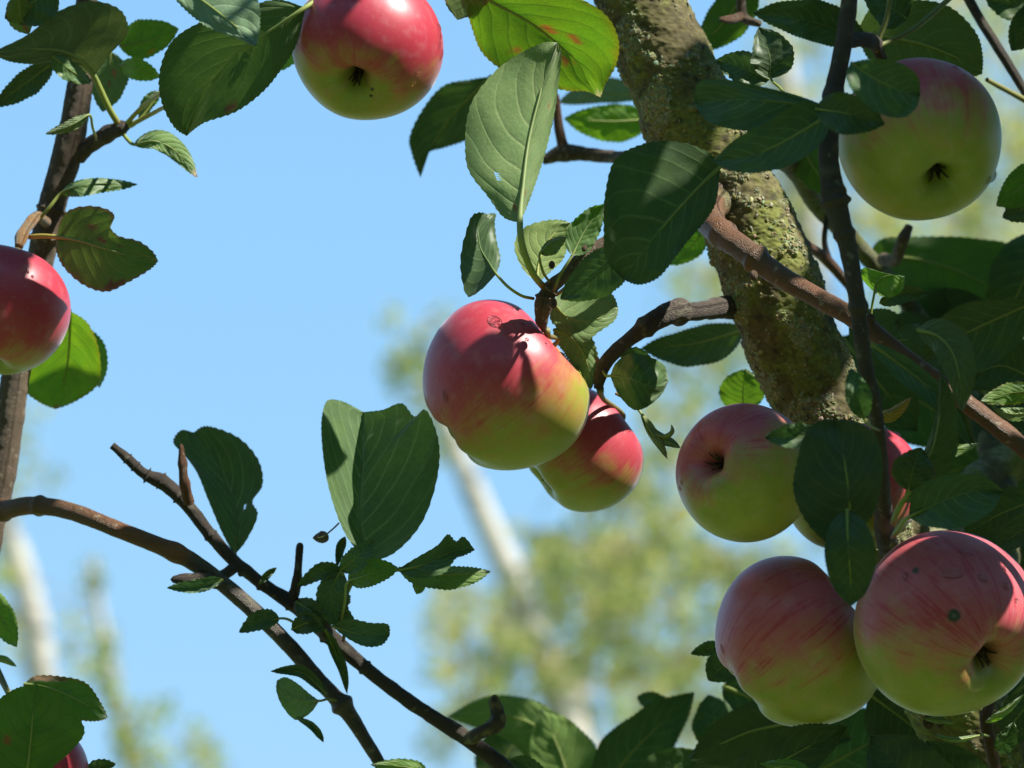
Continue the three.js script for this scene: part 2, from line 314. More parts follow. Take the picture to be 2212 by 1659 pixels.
branch('spur', [[470, 1256, 2.05, 16], [440, 1250, 2.045, 15], [400, 1252, 2.04, 12], [368, 1252, 2.04, 7]], { rough: 0.3, freq: 260, color: greyBark });
branch('spur', [[510, 1222, 2.06, 13], [490, 1238, 2.055, 12], [455, 1256, 2.05, 13]], { rough: 0.1, color: greyBark });
branch('spur', [[640, 1305, 2.06, 16], [668, 1322, 2.05, 22], [690, 1345, 2.05, 22], [712, 1380, 2.055, 14]], { rough: 0.35, freq: 240, color: greyBark });
branch('spur', [[1010, 1598, 2.06, 16], [1044, 1580, 2.05, 14], [1072, 1562, 2.05, 20], [1075, 1540, 2.05, 16], [1068, 1515, 2.05, 12], [1070, 1500, 2.05, 6]], { rough: 0.3, freq: 260, color: (q) => mix3(greyBark(q), [0.30, 0.25, 0.10], 0.7 * specks(q, 2, 260, 0.0)) });
branch('twig', [[2175, 1760, 2.0, 14], [2150, 1660, 1.985, 13], [2138, 1600, 1.98, 13], [2130, 1550, 1.98, 14], [2142, 1515, 1.985, 9]], { rough: 0.2, color: redBark });

// ------------------------------------------------------------------ leaves
// a leaf through its midrib m [[x, y, depth] ...] from base to tip; l and r: half widths as seen, or the points of each margin.
// zl, zr: how far the left and right margins bend away from the viewer (grid steps).
const ovate = (u) => Math.pow(Math.sin(Math.PI * Math.pow(u, 0.82)), 0.72) * (u > 0.86 ? mix(1, 0.72, sm(0.86, 1, u)) : 1);
let leafCount = 0;
const lit = [], shaded = [];                          // places the sun reaches or does not reach in the picture
const petGreen = [0.22, 0.27, 0.05], petRed = [0.22, 0.10, 0.04];
function spline(pts) { return new THREE.CatmullRomCurve3(pts, false, 'centripetal'); }
function leafGeo(o) {
  const { m, l, r } = o, id = leafCount * 3.7;
  const mid = spline(m.map((p) => new V(p[0], p[1], p[2] * 1000)));
  const L = Array.isArray(l) ? spline([m[0], ...l.map((p) => [...p]), m[m.length - 1]].map((p) => new V(p[0], p[1], 0))) : null;
  const R = Array.isArray(r) ? spline([m[0], ...r.map((p) => [...p]), m[m.length - 1]].map((p) => new V(p[0], p[1], 0))) : null;
  const pxLen = mid.getLength(), teeth = clamp(Math.round(pxLen / 10), 8, 34), nu = o.coarse ? 14 : teeth * 3, nh = o.coarse ? 3 : 9, nv = nh * 2;
  const zl = o.zl ?? (o.f === 't' ? -14 : 12), zr = o.zr ?? (o.f === 't' ? -14 : 12);
  const ser = (o.ser ?? 5) * 0.48, wav = (o.wave ?? 7) * 1.0, tint = o.tint ?? [1, 1, 1], spots = o.spots ?? [], holes = o.holes ?? [];
  const g = gridGeo(nu, nv, (i, j) => {
    const u = i / nu, v = j / nh - 1, a = Math.abs(v);
    const c = mid.getPoint(u), tg = mid.getTangent(u), nx = tg.y, ny = -tg.x, nl = Math.hypot(nx, ny) || 1;
    const left = v < 0, side = left ? L : R, hw = left ? l : r;
    const tooth = (i % 3) / 2 * ser * (a > 0.98 ? 1 : 0) * sm(0, 0.12, u) * sm(1, 0.93, u);
    let x, y;
    const prof = ovate(clamp(u, 0.0001, 0.9999)) * (1 + 0.10 * ns(u * 5 + id, left ? 3 : 8, id));
    if (side) { const e = side.getPoint(u); x = mix(c.x, e.x, a); y = mix(c.y, e.y, a); const ex = e.x - c.x, ey = e.y - c.y, el = Math.hypot(ex, ey) || 1; x += ex / el * tooth; y += ey / el * tooth; }
    else { const w = hw * prof * a + tooth * (hw > 18 ? 1 : hw / 18), s = left ? 1 : -1; x = c.x + s * nx / nl * w; y = c.y + s * ny / nl * w; }
    const z = (left ? zl : zr) * Math.pow(a, 1.25) * Math.sin(Math.PI * clamp(u, 0.02, 0.98)) ** 0.5
      + wav * a * ns(u * 6 + id, v * 1.6, id) * 1.6 + (o.curl ?? 0) * a * a * a + 0.7 * Math.sin(u * 50 + a * 9) * a * (1 - a * 0.5);
    const d = c.z / 1000 + z * MM;
    let col = [tint[0], tint[1], tint[2]].map((t) => t * (1 + 0.22 * fbm(u * 4 + id, v * 3, id)));
    for (const [su, sv, sr, sc] of spots) { const q = Math.hypot((u - su) * 1.6, v - sv) / sr + 0.5 * ns(u * 30 + id, v * 18, su * 9); col = mix3(col, sc, 1 - sm(0.6, 1.0, q)); }
    if (o.rim) { const q = sm(0.90, 1, a + 0.10 * ns(u * 22 + id, v, 2)); col = mix3(col, o.rim, 0.85 * q); }
    if (o.tipc) { const q = sm(o.tipu ?? 0.88, (o.tipu ?? 0.88) + 0.05, u + 0.04 * ns(v * 6, u * 9, id)); col = mix3(col, o.tipc, q); }
    return [at(x, y, d), v * 0.5 + 0.5, u, col];
  });
  if (holes.length) {
    const idx = g.index.array, keep = [];
    for (let t = 0; t < idx.length; t += 3) {
      let u = 0, v = 0; for (let k = 0; k < 3; k++) { const q = idx[t + k]; u += Math.floor(q / (nv + 1)) / nu / 3; v += ((q % (nv + 1)) / nh - 1) / 3; }
      if (!holes.some(([hu, hv, hr]) => Math.hypot((u - hu) * 1.7, v - hv) < hr)) keep.push(idx[t], idx[t + 1], idx[t + 2]);
    }
    g.setIndex(keep);
  }
  return g;
}
function leaf(f, m, l, r, o = {}) {
  leafCount++;
  { const q = m[Math.floor(m.length / 2)], e = m[m.length - 1]; (f === 'l' && (o.tint?.[0] ?? 1) >= 0.7 ? lit : shaded).push(q, [(q[0] + e[0]) / 2, (q[1] + e[1]) / 2, (q[2] + e[2]) / 2]); }
  const geo = leafGeo({ f, m, l, r, ...o });
  const lf = treePart('leaf', geo, leafMats[leafCount % 3][f]);
  if (o.label) lf.userData.label = o.label;
  // stalk and midrib
  const mid = spline(m.map((p) => new V(p[0], p[1], p[2]))), pts = [];
  const sr = o.sr ?? clamp(mid.getLength() / 42, 3, 6.5);
  for (const p of o.pet ?? []) pts.push([p[0], p[1], p[2], sr]);
  const b = m[0]; pts.push([b[0], b[1], b[2] - 0.0003, sr * 0.92]);
  const lift = f === 't' ? -0.0001 : 0.0005;
  for (const u of [0.25, 0.5, 0.75]) { const q = mid.getPoint(u); pts.push([q.x, q.y, q.z - lift, sr * mix(0.62, 0.16, u)]); }
  const pc = o.petc ?? petGreen;
  const sg = stemGeo(pts, { step: 0.0016, nv: 8, rough: 0.03, color: (q, t) => { const k = pts.length > 5 ? t : 0.4; return mix3(mix3(pc, petRed, o.pet ? sm(0.12, 0, t) : 0), f === 't' ? [0.10, 0.17, 0.04] : [0.20, 0.27, 0.09], sm(0.3, 0.6, k)); } });
  sg.translate(-BASE.x, -BASE.y, -BASE.z); mesh('leaf_stalk', sg, stalkMat, lf);
  return lf;
}
const BRN_T = [3.2, 0.75, 1.6], BRN_U = [2.0, 0.48, 0.5], TAN_U = [3.6, 1.7, 3.0], BRN_L = [2.2, 0.30, 2.0], DARKB = [0.9, 0.2, 0.4];
// --- cluster above the large middle apple
leaf('u', [[1123, 482, 1.952], [1130, 400, 1.962], [1143, 300, 1.974], [1170, 190, 1.984], [1204, 92, 1.985]],
  [[1090, 470], [1055, 425], [1012, 365], [1006, 300], [1018, 225], [1075, 150], [1135, 110], [1180, 92]],
  [[1140, 440], [1160, 385], [1180, 320], [1198, 240], [1208, 165], [1212, 115]],
  { zl: 16, zr: 26, wave: 10, ser: 4, tint: [1.35, 1.3, 1.3], pet: [[1172, 618, 1.972], [1148, 585, 1.955], [1128, 530, 1.95]], sr: 7.5, petc: [0.30, 0.36, 0.07], spots: [[0.62, 0.62, 0.06, BRN_U], [0.2, 0.3, 0.05, BRN_U], [0.12, -0.35, 0.05, BRN_U], [0.35, -0.5, 0.05, BRN_U]], holes: [[0.3, -0.52, 0.035]], label: 'upright leaf showing its pale underside' });
leaf('l', [[985, -42, 2.01], [1060, 2, 2.015], [1150, 52, 2.02], [1240, 125, 2.03], [1297, 210, 2.035]],
  [[1040, -60], [1130, -45], [1230, -12], [1305, 30], [1335, 85], [1330, 140], [1305, 185]],
  [[1005, 10], [1020, 60], [1040, 110], [1085, 150], [1160, 178], [1225, 195], [1270, 197]],
  { zl: -40, zr: 42, wave: 9, ser: 5, tipc: [3.6, 1.55, 22], tipu: 0.93, rim: [1.6, 0.75, 1], spots: [[0.62, -0.35, 0.07, BRN_L], [0.7, 0.25, 0.09, BRN_L], [0.76, 0.15, 0.06, BRN_L], [0.55, -0.1, 0.06, BRN_L], [0.5, 0.6, 0.07, BRN_L]], label: 'bright green leaf lit from behind, its tip dried' });
leaf('u', [[1030, -85, 2.0], [1010, -20, 2.012], [988, 43, 2.02]], 52, 58, { rim: BRN_U, zl: 10, zr: 14 });
leaf('t', [[1062, 165, 2.22], [1010, 215, 2.225], [945, 290, 2.23], [908, 384, 2.23]], [[1050, 268], [1010, 300], [960, 318], [925, 330]], [[1020, 172], [960, 185], [915, 235], [885, 300], [890, 330]], { zl: 10, zr: -10, tint: [0.9, 0.9, 0.8] });
leaf('u', [[1395, 205, 2.30], [1300, 200, 2.31], [1205, 222, 2.33]], 22, 30, { tint: [1.15, 1.1, 1.4] });
leaf('l', [[1402, 258, 2.27], [1320, 262, 2.265], [1218, 256, 2.26]], 46, 38, { zl: 30, zr: -10 });
leaf('t', [[1556, 358, 1.925], [1480, 435, 1.915], [1400, 530, 1.91], [1345, 604, 1.915]],
  [[1545, 440], [1520, 480], [1485, 520], [1455, 560], [1420, 600], [1380, 614]],
  [[1530, 330], [1450, 305], [1380, 315], [1330, 345], [1308, 420], [1305, 500], [1310, 560]],
  { zl: -10, zr: -16, ser: 5, tint: [0.8, 0.85, 0.9], spots: [[0.75, 0.8, 0.05, [4, 2.2, 7]]], label: 'large dark leaf in front of the thick limb' });
leaf('t', [[1344, 545, 1.935], [1290, 590, 1.94], [1210, 646, 1.95]], 52, 44, { zl: -6, zr: 10, tint: [1.1, 1.05, 1.3], pet: [[1205, 635, 1.965], [1280, 575, 1.945]] });
leaf('l', [[1236, 552, 1.968], [1262, 500, 1.972], [1308, 440, 1.974]], 34, 32, { zl: -20, zr: 12, tint: [0.55, 0.7, 0.8], pet: [[1196, 628, 1.97], [1212, 590, 1.965]] });
leaf('u', [[1160, 612, 1.985], [1166, 560, 1.993], [1190, 510, 2.0], [1232, 481, 2.003]], [[1130, 580], [1112, 530], [1130, 495], [1175, 478], [1210, 476]], [[1190, 585], [1215, 560], [1228, 520]], { zl: 10, zr: 12, tint: [1.35, 1.25, 0.9], petc: [0.34, 0.36, 0.06] });
leaf('u', [[1166, 548, 1.955], [1190, 524, 1.955], [1224, 512, 1.96]], 7, 26, { tint: [1.0, 1.15, 0.7], zr: 14, ser: 3, pet: [[1188, 610, 1.972], [1172, 585, 1.96]] });
leaf('t', [[1072, 592, 1.965], [1052, 560, 1.975], [1030, 510, 1.985], [1050, 462, 1.99]], [[1040, 625], [1012, 640], [998, 600], [996, 555], [1008, 500], [1022, 465], [1040, 460]], [[1080, 560], [1072, 520], [1068, 480], [1070, 463]], { zl: -16, zr: 24, tint: [0.9, 0.95, 1.3], pet: [[1152, 645, 1.975], [1125, 638, 1.965], [1098, 620, 1.962]], petc: [0.36, 0.36, 0.05] });
leaf('u', [[1192, 652, 1.99], [1235, 690, 2.0], [1290, 690, 2.005], [1336, 668, 2.012]], [[1215, 632], [1260, 640], [1300, 622], [1325, 640]], [[1190, 690], [1215, 715], [1258, 738], [1295, 715], [1328, 690]], { zl: 30, zr: -12, tint: [1.0, 1.05, 0.8] });
leaf('u', [[1196, 712, 2.005], [1240, 735, 2.01], [1268, 780, 2.01], [1276, 842, 2.01]], 30, 34, { tint: [0.9, 0.95, 0.7], ser: 6, spots: [[0.75, -0.9, 0.2, BRN_U], [0.55, 0.3, 0.05, BRN_U]] });
leaf('t', [[1318, 812, 2.0], [1360, 818, 1.985], [1410, 835, 1.985], [1444, 822, 1.995]], [[1330, 785], [1360, 765], [1400, 770], [1435, 790]], [[1335, 850], [1370, 885], [1395, 880], [1430, 850]], { zl: 22, zr: 8, wave: 14, ser: 2, tint: [1.1, 1.2, 1], pet: [[1302, 800, 2.008], [1310, 812, 2.002]] });
leaf('t', [[1340, 768, 2.02], [1380, 780, 2.03], [1410, 800, 2.035]], 26, 22, { tint: [1, 1.1, 1] });
leaf('u', [[1384, 892, 2.0], [1405, 930, 1.992], [1425, 962, 1.985], [1442, 992, 1.985]], 13, 9, { ser: 1, wave: 14, tint: [1.7, 1.4, 1.0], tipc: TAN_U, pet: [[1330, 850, 2.01], [1365, 870, 2.005]] });
leaf('u', [[1400, 925, 1.995], [1425, 945, 1.99], [1448, 955, 1.985], [1470, 968, 1.985]], 12, 12, { ser: 1, wave: 12, tint: [0.8, 0.9, 1.0] });
leaf('u', [[1408, 935, 1.993], [1436, 944, 1.985], [1452, 932, 1.982], [1450, 916, 1.985]], 6, 6, { ser: 0, tint: [1.8, 1.5, 1.0] });
leaf('t', [[1606, 712, 2.17], [1500, 742, 2.19], [1385, 752, 2.2]], 50, 34, { tint: [0.9, 0.9, 0.7] });
leaf('l', [[1525, 495, 2.16], [1490, 535, 2.165], [1442, 572, 2.17]], 26, 30, { zl: -10, zr: 10, tint: [0.8, 0.9, 1] });
leaf('l', [[1606, 890, 2.14], [1605, 840, 2.13], [1612, 797, 2.125]], 50, 46, { tint: [0.75, 0.75, 1] });
// --- top left cluster
leaf('u', [[203, 165, 2.075], [160, 118, 2.065], [90, 105, 2.06], [-20, 114, 2.06]], [[160, 145], [90, 140], [20, 132]], [[235, 120], [275, 70], [262, 25], [200, 3], [120, 28], [60, 75]], { zl: 16, zr: -14, tint: [0.7, 0.62, 0.5], pet: [[262, 278, 2.085], [236, 235, 2.08], [215, 190, 2.077]], sr: 7 });
leaf('t', [[112, 138, 2.08], [55, 180, 2.085], [-14, 232, 2.09]], 30, 26, { tint: [0.9, 0.85, 0.8] });
leaf('t', [[118, -30, 2.05], [70, 5, 2.05], [10, 40, 2.055]], 55, 44, { tint: [0.8, 0.8, 0.7], rim: [2, 1.2, 1] });
leaf('u', [[40, -10, 2.045], [45, 35, 2.05], [62, 74, 2.055]], 28, 30, { tint: [1.2, 1.2, 0.7], spots: [[0.85, 0, 0.35, BRN_U]], rim: BRN_U });
leaf('l', [[258, 100, 2.12], [320, 88, 2.115], [386, 62, 2.11]], 50, 34, { zl: -12, zr: 16, tint: [0.8, 0.8, 1.2], spots: [[0.5, 0.7, 0.14, [2.2, 0.6, 1]]] });
leaf('l', [[258, 140, 2.11], [300, 150, 2.10], [346, 166, 2.10]], 22, 24, { zl: -10, zr: 20 });
leaf('u', [[660, 16, 1.985], [590, 62, 1.985], [525, 102, 1.99], [455, 180, 2.0], [403, 294, 2.015]],
  [[640, 95], [610, 145], [570, 195], [510, 240], [440, 265], [412, 285]], [[600, 0], [520, 20], [430, 50], [372, 90], [345, 160], [350, 220], [378, 275]],
  { zl: 12, zr: -12, ser: 5, tint: [0.52, 0.62, 0.36], spots: [[0.82, 0.5, 0.06, DARKB], [0.6, -0.9, 0.05, DARKB]], pet: [[740, -40, 2.025], [700, -10, 2.0]], label: 'broad dark green leaf with a pointed tip' });
leaf('u', [[320, -90, 1.93], [420, -10, 1.90], [500, 48, 1.88], [553, 100, 1.868]], [[420, -70], [510, -50], [556, 0], [560, 60]], [[350, -40], [400, 20], [450, 58], [510, 82]], { zl: 12, zr: 10, wave: 16, tint: [1.1, 1.2, 1.9] });
leaf('l', [[548, 88, 1.99], [545, 105, 1.99], [540, 126, 1.99]], 10, 10, { ser: 0 });
leaf('l', [[655, 40, 2.13], [625, 95, 2.12], [592, 156, 2.12]], 40, 30, { zl: -20, zr: 10 });
leaf('t', [[112, 120, 2.055], [150, 150, 2.06], [198, 180, 2.07]], 18, 24, { zl: 20, zr: -10, tint: [1.6, 1.5, 2.2] });
leaf('u', [[240, 112, 2.125], [232, 175, 2.12], [222, 242, 2.115]], 42, 38, { zl: -12, zr: 12, tint: [0.95, 0.95, 0.6], spots: [[0.35, -0.3, 0.13, BRN_U], [0.55, -0.1, 0.1, BRN_U]] });
leaf('u', [[290, 312, 2.075], [345, 306, 2.07], [388, 336, 2.078], [426, 384, 2.085]], 26, 20, { zl: 22, zr: -8, ser: 2, tint: [1.0, 1.15, 0.75], tipc: [3.4, 1.6, 3], tipu: 0.9, pet: [[262, 284, 2.085], [276, 302, 2.08]] });
leaf('t', [[132, 418, 2.07], [170, 402, 2.065], [230, 396, 2.07], [298, 398, 2.075]], 12, 22, { zl: 16, zr: -10, tint: [1.3, 1.25, 0.9], pet: [[78, 482, 2.07], [105, 450, 2.068]] });
leaf('u', [[192, 248, 2.055], [150, 272, 2.05], [98, 290, 2.05]], 12, 12, { tint: [0.9, 0.9, 0.5], pet: [[208, 302, 2.085], [200, 275, 2.065]] });
leaf('l', [[345, 198, 2.09], [320, 222, 2.09], [300, 262, 2.09]], 14, 14, { tint: [0.6, 0.6, 1], pet: [[268, 278, 2.085], [290, 270, 2.087]] });
{ // two long stalks that rise from the spur to leaves above
  for (const [p, q] of [[[300, 238], [352, 200]], [[320, 250], [372, 222]]]) treePart('leaf_stalk', stemGeo([[262, 280, 2.085, 6], [p[0], p[1], 2.08, 5], [q[0], q[1], 2.03, 4]], { nv: 8, rough: 0.03, color: () => [0.30, 0.30, 0.08] }), stalkMat);
}
leaf('u', [[122, 512, 2.05], [180, 522, 2.045], [250, 545, 2.045], [342, 564, 2.05]],
  [[130, 480], [150, 455], [200, 446], [240, 458], [247, 470], [238, 490], [255, 510], [300, 522], [330, 545]],
  [[122, 540], [135, 572], [180, 614], [230, 629], [280, 607], [325, 580]],
  { zl: -14, zr: 16, ser: 5, tint: [0.7, 0.8, 0.4], rim: [1.6, 0.4, 0.8], pet: [[62, 512, 2.06], [90, 510, 2.055]], petc: [0.36, 0.30, 0.05], spots: [[0.35, -0.4, 0.08, DARKB], [0.5, -0.2, 0.1, DARKB], [0.7, -0.4, 0.06, DARKB], [0.62, 0.9, 0.14, DARKB]], label: 'leaf with a bite taken out of its upper edge' });
leaf('l', [[150, 670, 2.105], [150, 740, 2.12], [140, 820, 2.135], [120, 884, 2.145]], [[190, 700], [215, 770], [210, 830], [165, 865]], [[100, 730], [70, 790], [52, 838], [85, 868]], { zl: -40, zr: 34, rim: [1.6, 0.75, 1], tipc: [1.6, 0.3, 1], tipu: 0.93 });
leaf('l', [[170, 712, 2.15], [205, 760, 2.145], [215, 838, 2.14]], 26, 24, { zl: -20, zr: 10, tint: [0.8, 0.85, 1] });
leaf('l', [[48, 1740, 1.96], [62, 1640, 1.953], [70, 1560, 1.95], [76, 1477, 1.95]], [[-40, 1690], [-50, 1600], [-20, 1530], [30, 1490]], [[78, 1715], [112, 1660], [150, 1625], [182, 1580], [155, 1532], [112, 1492]], { zl: -12, zr: 14, ser: 4, tint: [0.55, 0.6, 0.8], spots: [[0.45, -0.45, 0.05, BRN_L]] });
leaf('l', [[52, 1478, 2.0], [120, 1490, 1.995], [180, 1520, 1.99], [233, 1550, 1.99]], [[75, 1462], [130, 1462], [185, 1476], [215, 1515]], [[70, 1500], [120, 1540], [180, 1556], [215, 1556]], { zl: 12, zr: -12, tint: [0.55, 0.6, 0.8], spots: [[0.25, -0.8, 0.28, [3.4, 0.9, 14]], [0.4, -0.85, 0.12, DARKB]], rim: [1.8, 0.5, 1] });
leaf('l', [[-40, 1270, 2.06], [0, 1330, 2.055], [36, 1398, 2.05]], 30, 34, { zl: 16, zr: -18 });
leaf('l', [[-20, 1420, 2.04], [10, 1425, 2.04], [36, 1440, 2.04]], 8, 8, { ser: 1 });
leaf('t', [[180, 1700, 2.02], [210, 1660, 2.02], [250, 1650, 2.02]], 18, 18);
// --- lower left twigs
leaf('t', [[506, 1200, 2.10], [512, 1140, 2.105], [490, 1040, 2.115], [418, 934, 2.12]], [[480, 1150], [450, 1080], [425, 1020], [400, 985], [375, 955], [392, 930]], [[530, 1170], [556, 1110], [545, 1085], [566, 1050], [560, 1000], [520, 950], [465, 925], [440, 922]], { zl: -10, zr: 10, ser: 5, tint: [1.1, 1.05, 1.3], holes: [[0.42, 0.35, 0.035]], pet: [[520, 1240, 2.06], [514, 1215, 2.09]] });
leaf('t', [[798, 1216, 2.045], [776, 1130, 2.05], [783, 1010, 2.06], [786, 890, 2.072]],
  [[750, 1160], [712, 1060], [696, 960], [696, 900], [708, 866], [735, 866]], [[850, 1195], [910, 1130], [946, 1020], [945, 945], [916, 885], [895, 900], [868, 872], [825, 886]],
  { zl: -26, zr: -78, ser: 4, wave: 6, tint: [1.25, 1.2, 1.5], spots: [[0.72, 0.75, 0.035, [5, 3, 9]], [0.8, 0.25, 0.035, [5, 3, 9]]], pet: [[735, 1345, 2.05], [745, 1290, 2.045], [770, 1240, 2.04]], label: 'folded leaf with a notched top, one half lit' });
leaf('t', [[735, 1232, 1.985], [770, 1205, 1.98], [808, 1165, 1.985]], 22, 26, { tint: [1.4, 1.4, 2.2] });
leaf('l', [[752, 1256, 2.0], [800, 1240, 1.99], [862, 1228, 1.995]], 34, 26, { zl: 8, zr: -14, tint: [0.7, 0.7, 1], pet: [[735, 1350, 2.04], [745, 1300, 2.02]] });
leaf('t', [[855, 1232, 1.985], [920, 1218, 1.98], [975, 1190, 1.985], [1026, 1188, 1.99]], [[900, 1205], [945, 1178], [968, 1155], [985, 1170], [1000, 1160]], [[900, 1248], [960, 1236], [985, 1205], [1000, 1200]], { tint: [1.1, 1.1, 1.3] });
leaf('u', [[862, 1228, 1.995], [930, 1240, 1.99], [1000, 1240, 1.99], [1060, 1234, 1.995]], 18, 32, { zl: 24, zr: -10, tint: [0.9, 1.0, 0.5] });
leaf('l', [[905, 1250, 2.0], [905, 1268, 2.0], [900, 1284, 2.0]], 14, 14, { ser: 0, tint: [0.9, 0.8, 1] });
leaf('t', [[738, 1236, 2.03], [715, 1280, 2.03], [725, 1325, 2.035], [770, 1355, 2.04]], 42, 30, { tint: [1.0, 1.0, 1.6], pet: [[742, 1385, 2.05], [748, 1310, 2.035]] });
leaf('t', [[716, 1352, 2.03], [770, 1368, 2.025], [842, 1372, 2.025]], [[750, 1338], [800, 1346], [838, 1350]], [[750, 1378], [790, 1396], [825, 1392]], { tint: [1.1, 1.1, 1.8] });
leaf('t', [[604, 1336, 2.03], [565, 1344, 2.025], [516, 1366, 2.025]], 16, 26, { tint: [1.0, 1.0, 1.5], pet: [[640, 1348, 2.05], [622, 1338, 2.04]] });
leaf('t', [[482, 1252, 2.03], [425, 1268, 2.03], [360, 1270, 2.03]], 12, 16, { tint: [1.0, 1.1, 2.0] });
leaf('t', [[706, 1500, 2.03], [650, 1452, 2.03], [584, 1450, 2.03]], 12, 14, { ser: 2, tint: [0.9, 0.9, 1.2] });
leaf('u', [[690, 1514, 2.03], [650, 1512, 2.035], [615, 1495, 2.04], [598, 1470, 2.045]], [[670, 1540], [640, 1555], [610, 1525], [597, 1490]], [[670, 1500], [640, 1475], [615, 1463]], { zl: -8, zr: 16, ser: 2, tint: [1.2, 1.25, 0.9], pet: [[735, 1515, 2.05], [710, 1510, 2.04]] });
leaf('t', [[640, 1550, 2.035], [672, 1568, 2.03], [690, 1588, 2.03], [699, 1604, 2.03]], 9, 8, { ser: 1 });
leaf('t', [[560, 1262, 2.04], [580, 1240, 2.04], [598, 1226, 2.04]], 8, 8, { ser: 1 });
leaf('t', [[640, 1300, 2.035], [672, 1320, 2.03], [700, 1350, 2.03]], 24, 26, { tint: [0.7, 0.75, 0.8] });
leaf('t', [[630, 1360, 2.035], [668, 1345, 2.03], [700, 1362, 2.03]], 22, 24, { tint: [0.8, 0.8, 0.9] });
leaf('t', [[702, 1358, 2.04], [720, 1400, 2.045], [740, 1450, 2.045], [750, 1500, 2.05]], 14, 10, { ser: 1, tint: [0.9, 0.9, 0.9] });
leaf('t', [[742, 1240, 2.035], [700, 1235, 2.03], [640, 1268, 2.035]], 16, 20, { tint: [0.9, 0.9, 0.9] });
leaf('t', [[745, 1160, 2.04], [735, 1185, 2.04], [728, 1225, 2.04]], 10, 10, { ser: 2, tint: [0.8, 0.8, 0.8] });
leaf('u', [[708, 1152, 2.045], [696, 1160, 2.045], [675, 1162, 2.045]], 13, 13, { ser: 2, tint: [0.9, 0.35, 0.5], pet: [[732, 1130, 2.04], [722, 1140, 2.042]], sr: 2, petc: [0.08, 0.05, 0.03], label: 'small withered brown leaf hanging by a thread' });
// --- upper right
leaf('t', [[1800, 238, 1.87], [1720, 225, 1.86], [1610, 215, 1.855], [1498, 222, 1.86]], [[1740, 275], [1660, 285], [1590, 280], [1530, 262]], [[1740, 212], [1650, 188], [1560, 172], [1510, 178]], { zl: -14, zr: -4, tint: [1.15, 1.15, 2.2], ser: 3 });
leaf('t', [[1800, 242, 1.85], [1720, 290, 1.845], [1630, 335, 1.845], [1540, 348, 1.85]], [[1780, 300], [1720, 350], [1640, 372], [1580, 368]], [[1740, 220], [1650, 268], [1590, 300]], { zl: -16, zr: -8, tint: [1.0, 1.05, 1.5], ser: 3 });
leaf('t', [[1662, 172, 1.95], [1610, 150, 1.95], [1546, 130, 1.955]], 34, 40, { tint: [0.9, 0.9, 1.2] });
leaf('t', [[1665, 170, 1.94], [1662, 120, 1.94], [1640, 58, 1.945]], 40, 52, { tint: [0.7, 0.75, 0.9], pet: [[1705, 215, 1.93], [1685, 190, 1.935]] });
leaf('t', [[1762, 235, 1.838], [1830, 245, 1.83], [1912, 268, 1.832]], 42, 46, { tint: [0.75, 0.8, 0.9] });
leaf('t', [[1838, 135, 1.82], [1890, 170, 1.815], [1945, 195, 1.815], [1988, 205, 1.82]], [[1880, 128], [1940, 135], [1982, 165]], [[1828, 160], [1845, 200], [1900, 245], [1955, 252], [1980, 230]], { tint: [1.1, 1.15, 1.3], ser: 3 });
leaf('t', [[1870, 92, 1.9], [1790, 58, 1.895], [1720, 40, 1.89], [1625, 28, 1.895]], 42, 50, { tint: [0.85, 0.9, 0.9], pet: [[1898, 110, 1.9], [1885, 102, 1.9]] });
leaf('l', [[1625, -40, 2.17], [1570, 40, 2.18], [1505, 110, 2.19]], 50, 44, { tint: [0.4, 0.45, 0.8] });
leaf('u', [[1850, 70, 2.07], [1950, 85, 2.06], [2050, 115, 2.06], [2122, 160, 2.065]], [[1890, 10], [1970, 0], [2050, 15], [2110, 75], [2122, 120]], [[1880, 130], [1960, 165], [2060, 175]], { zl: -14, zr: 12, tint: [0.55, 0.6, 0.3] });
leaf('t', [[1960, 40, 1.93], [1930, 20, 1.93], [1860, -30, 1.935]], 44, 44, { tint: [0.9, 0.95, 1.0] });
for (const q of [[[1902, 98, 1.9], [1970, 65, 1.91], [2070, -20, 1.93]], [[1895, 92, 1.9], [1915, 40, 1.9], [1925, -20, 1.9]]]) treePart('leaf_stalk', stemGeo(q.map((p) => [...p, 6]), { nv: 8, rough: 0.03, color: () => [0.17, 0.2, 0.05] }), stalkMat);
branch('spur', [[1822, 90, 1.872, 18], [1860, 85, 1.885, 17], [1890, 95, 1.9, 17], [1902, 120, 1.905, 12], [1915, 150, 1.91, 9]], { rough: 0.25, color: greyBark });
treePart('leaf_stalk', stemGeo([[2132, 172, 2.12, 5], [2165, 190, 2.13, 6], [2225, 222, 2.14, 7]], { nv: 8, color: () => [0.2, 0.2, 0.06] }), stalkMat);
leaf('t', [[2240, -20, 2.1], [2190, 10, 2.1], [2125, -5, 2.1]], 34, 28, { tint: [0.9, 0.9, 0.9] });
leaf('t', [[2250, 10, 2.08], [2215, 60, 2.08], [2185, 110, 2.085]], 40, 34, { tint: [0.7, 0.75, 0.8] });
leaf('l', [[2262, 350, 2.05], [2210, 400, 2.045], [2152, 445, 2.045]], 44, 36, { zl: 12, zr: -14, tint: [0.6, 0.65, 0.9] });
leaf('t', [[2262, 440, 2.06], [2215, 450, 2.06], [2165, 470, 2.065]], 30, 30, { tint: [0.8, 0.8, 0.8] });
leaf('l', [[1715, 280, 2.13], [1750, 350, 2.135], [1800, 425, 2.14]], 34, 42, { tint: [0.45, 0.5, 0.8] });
leaf('l', [[1872, 560, 2.3], [1990, 560, 2.29], [2100, 600, 2.29], [2215, 650, 2.29]], [[1900, 520], [1990, 512], [2100, 515], [2190, 535], [2205, 590]], [[1920, 620], [2000, 680], [2120, 700]], { tint: [0.32, 0.36, 0.7] });
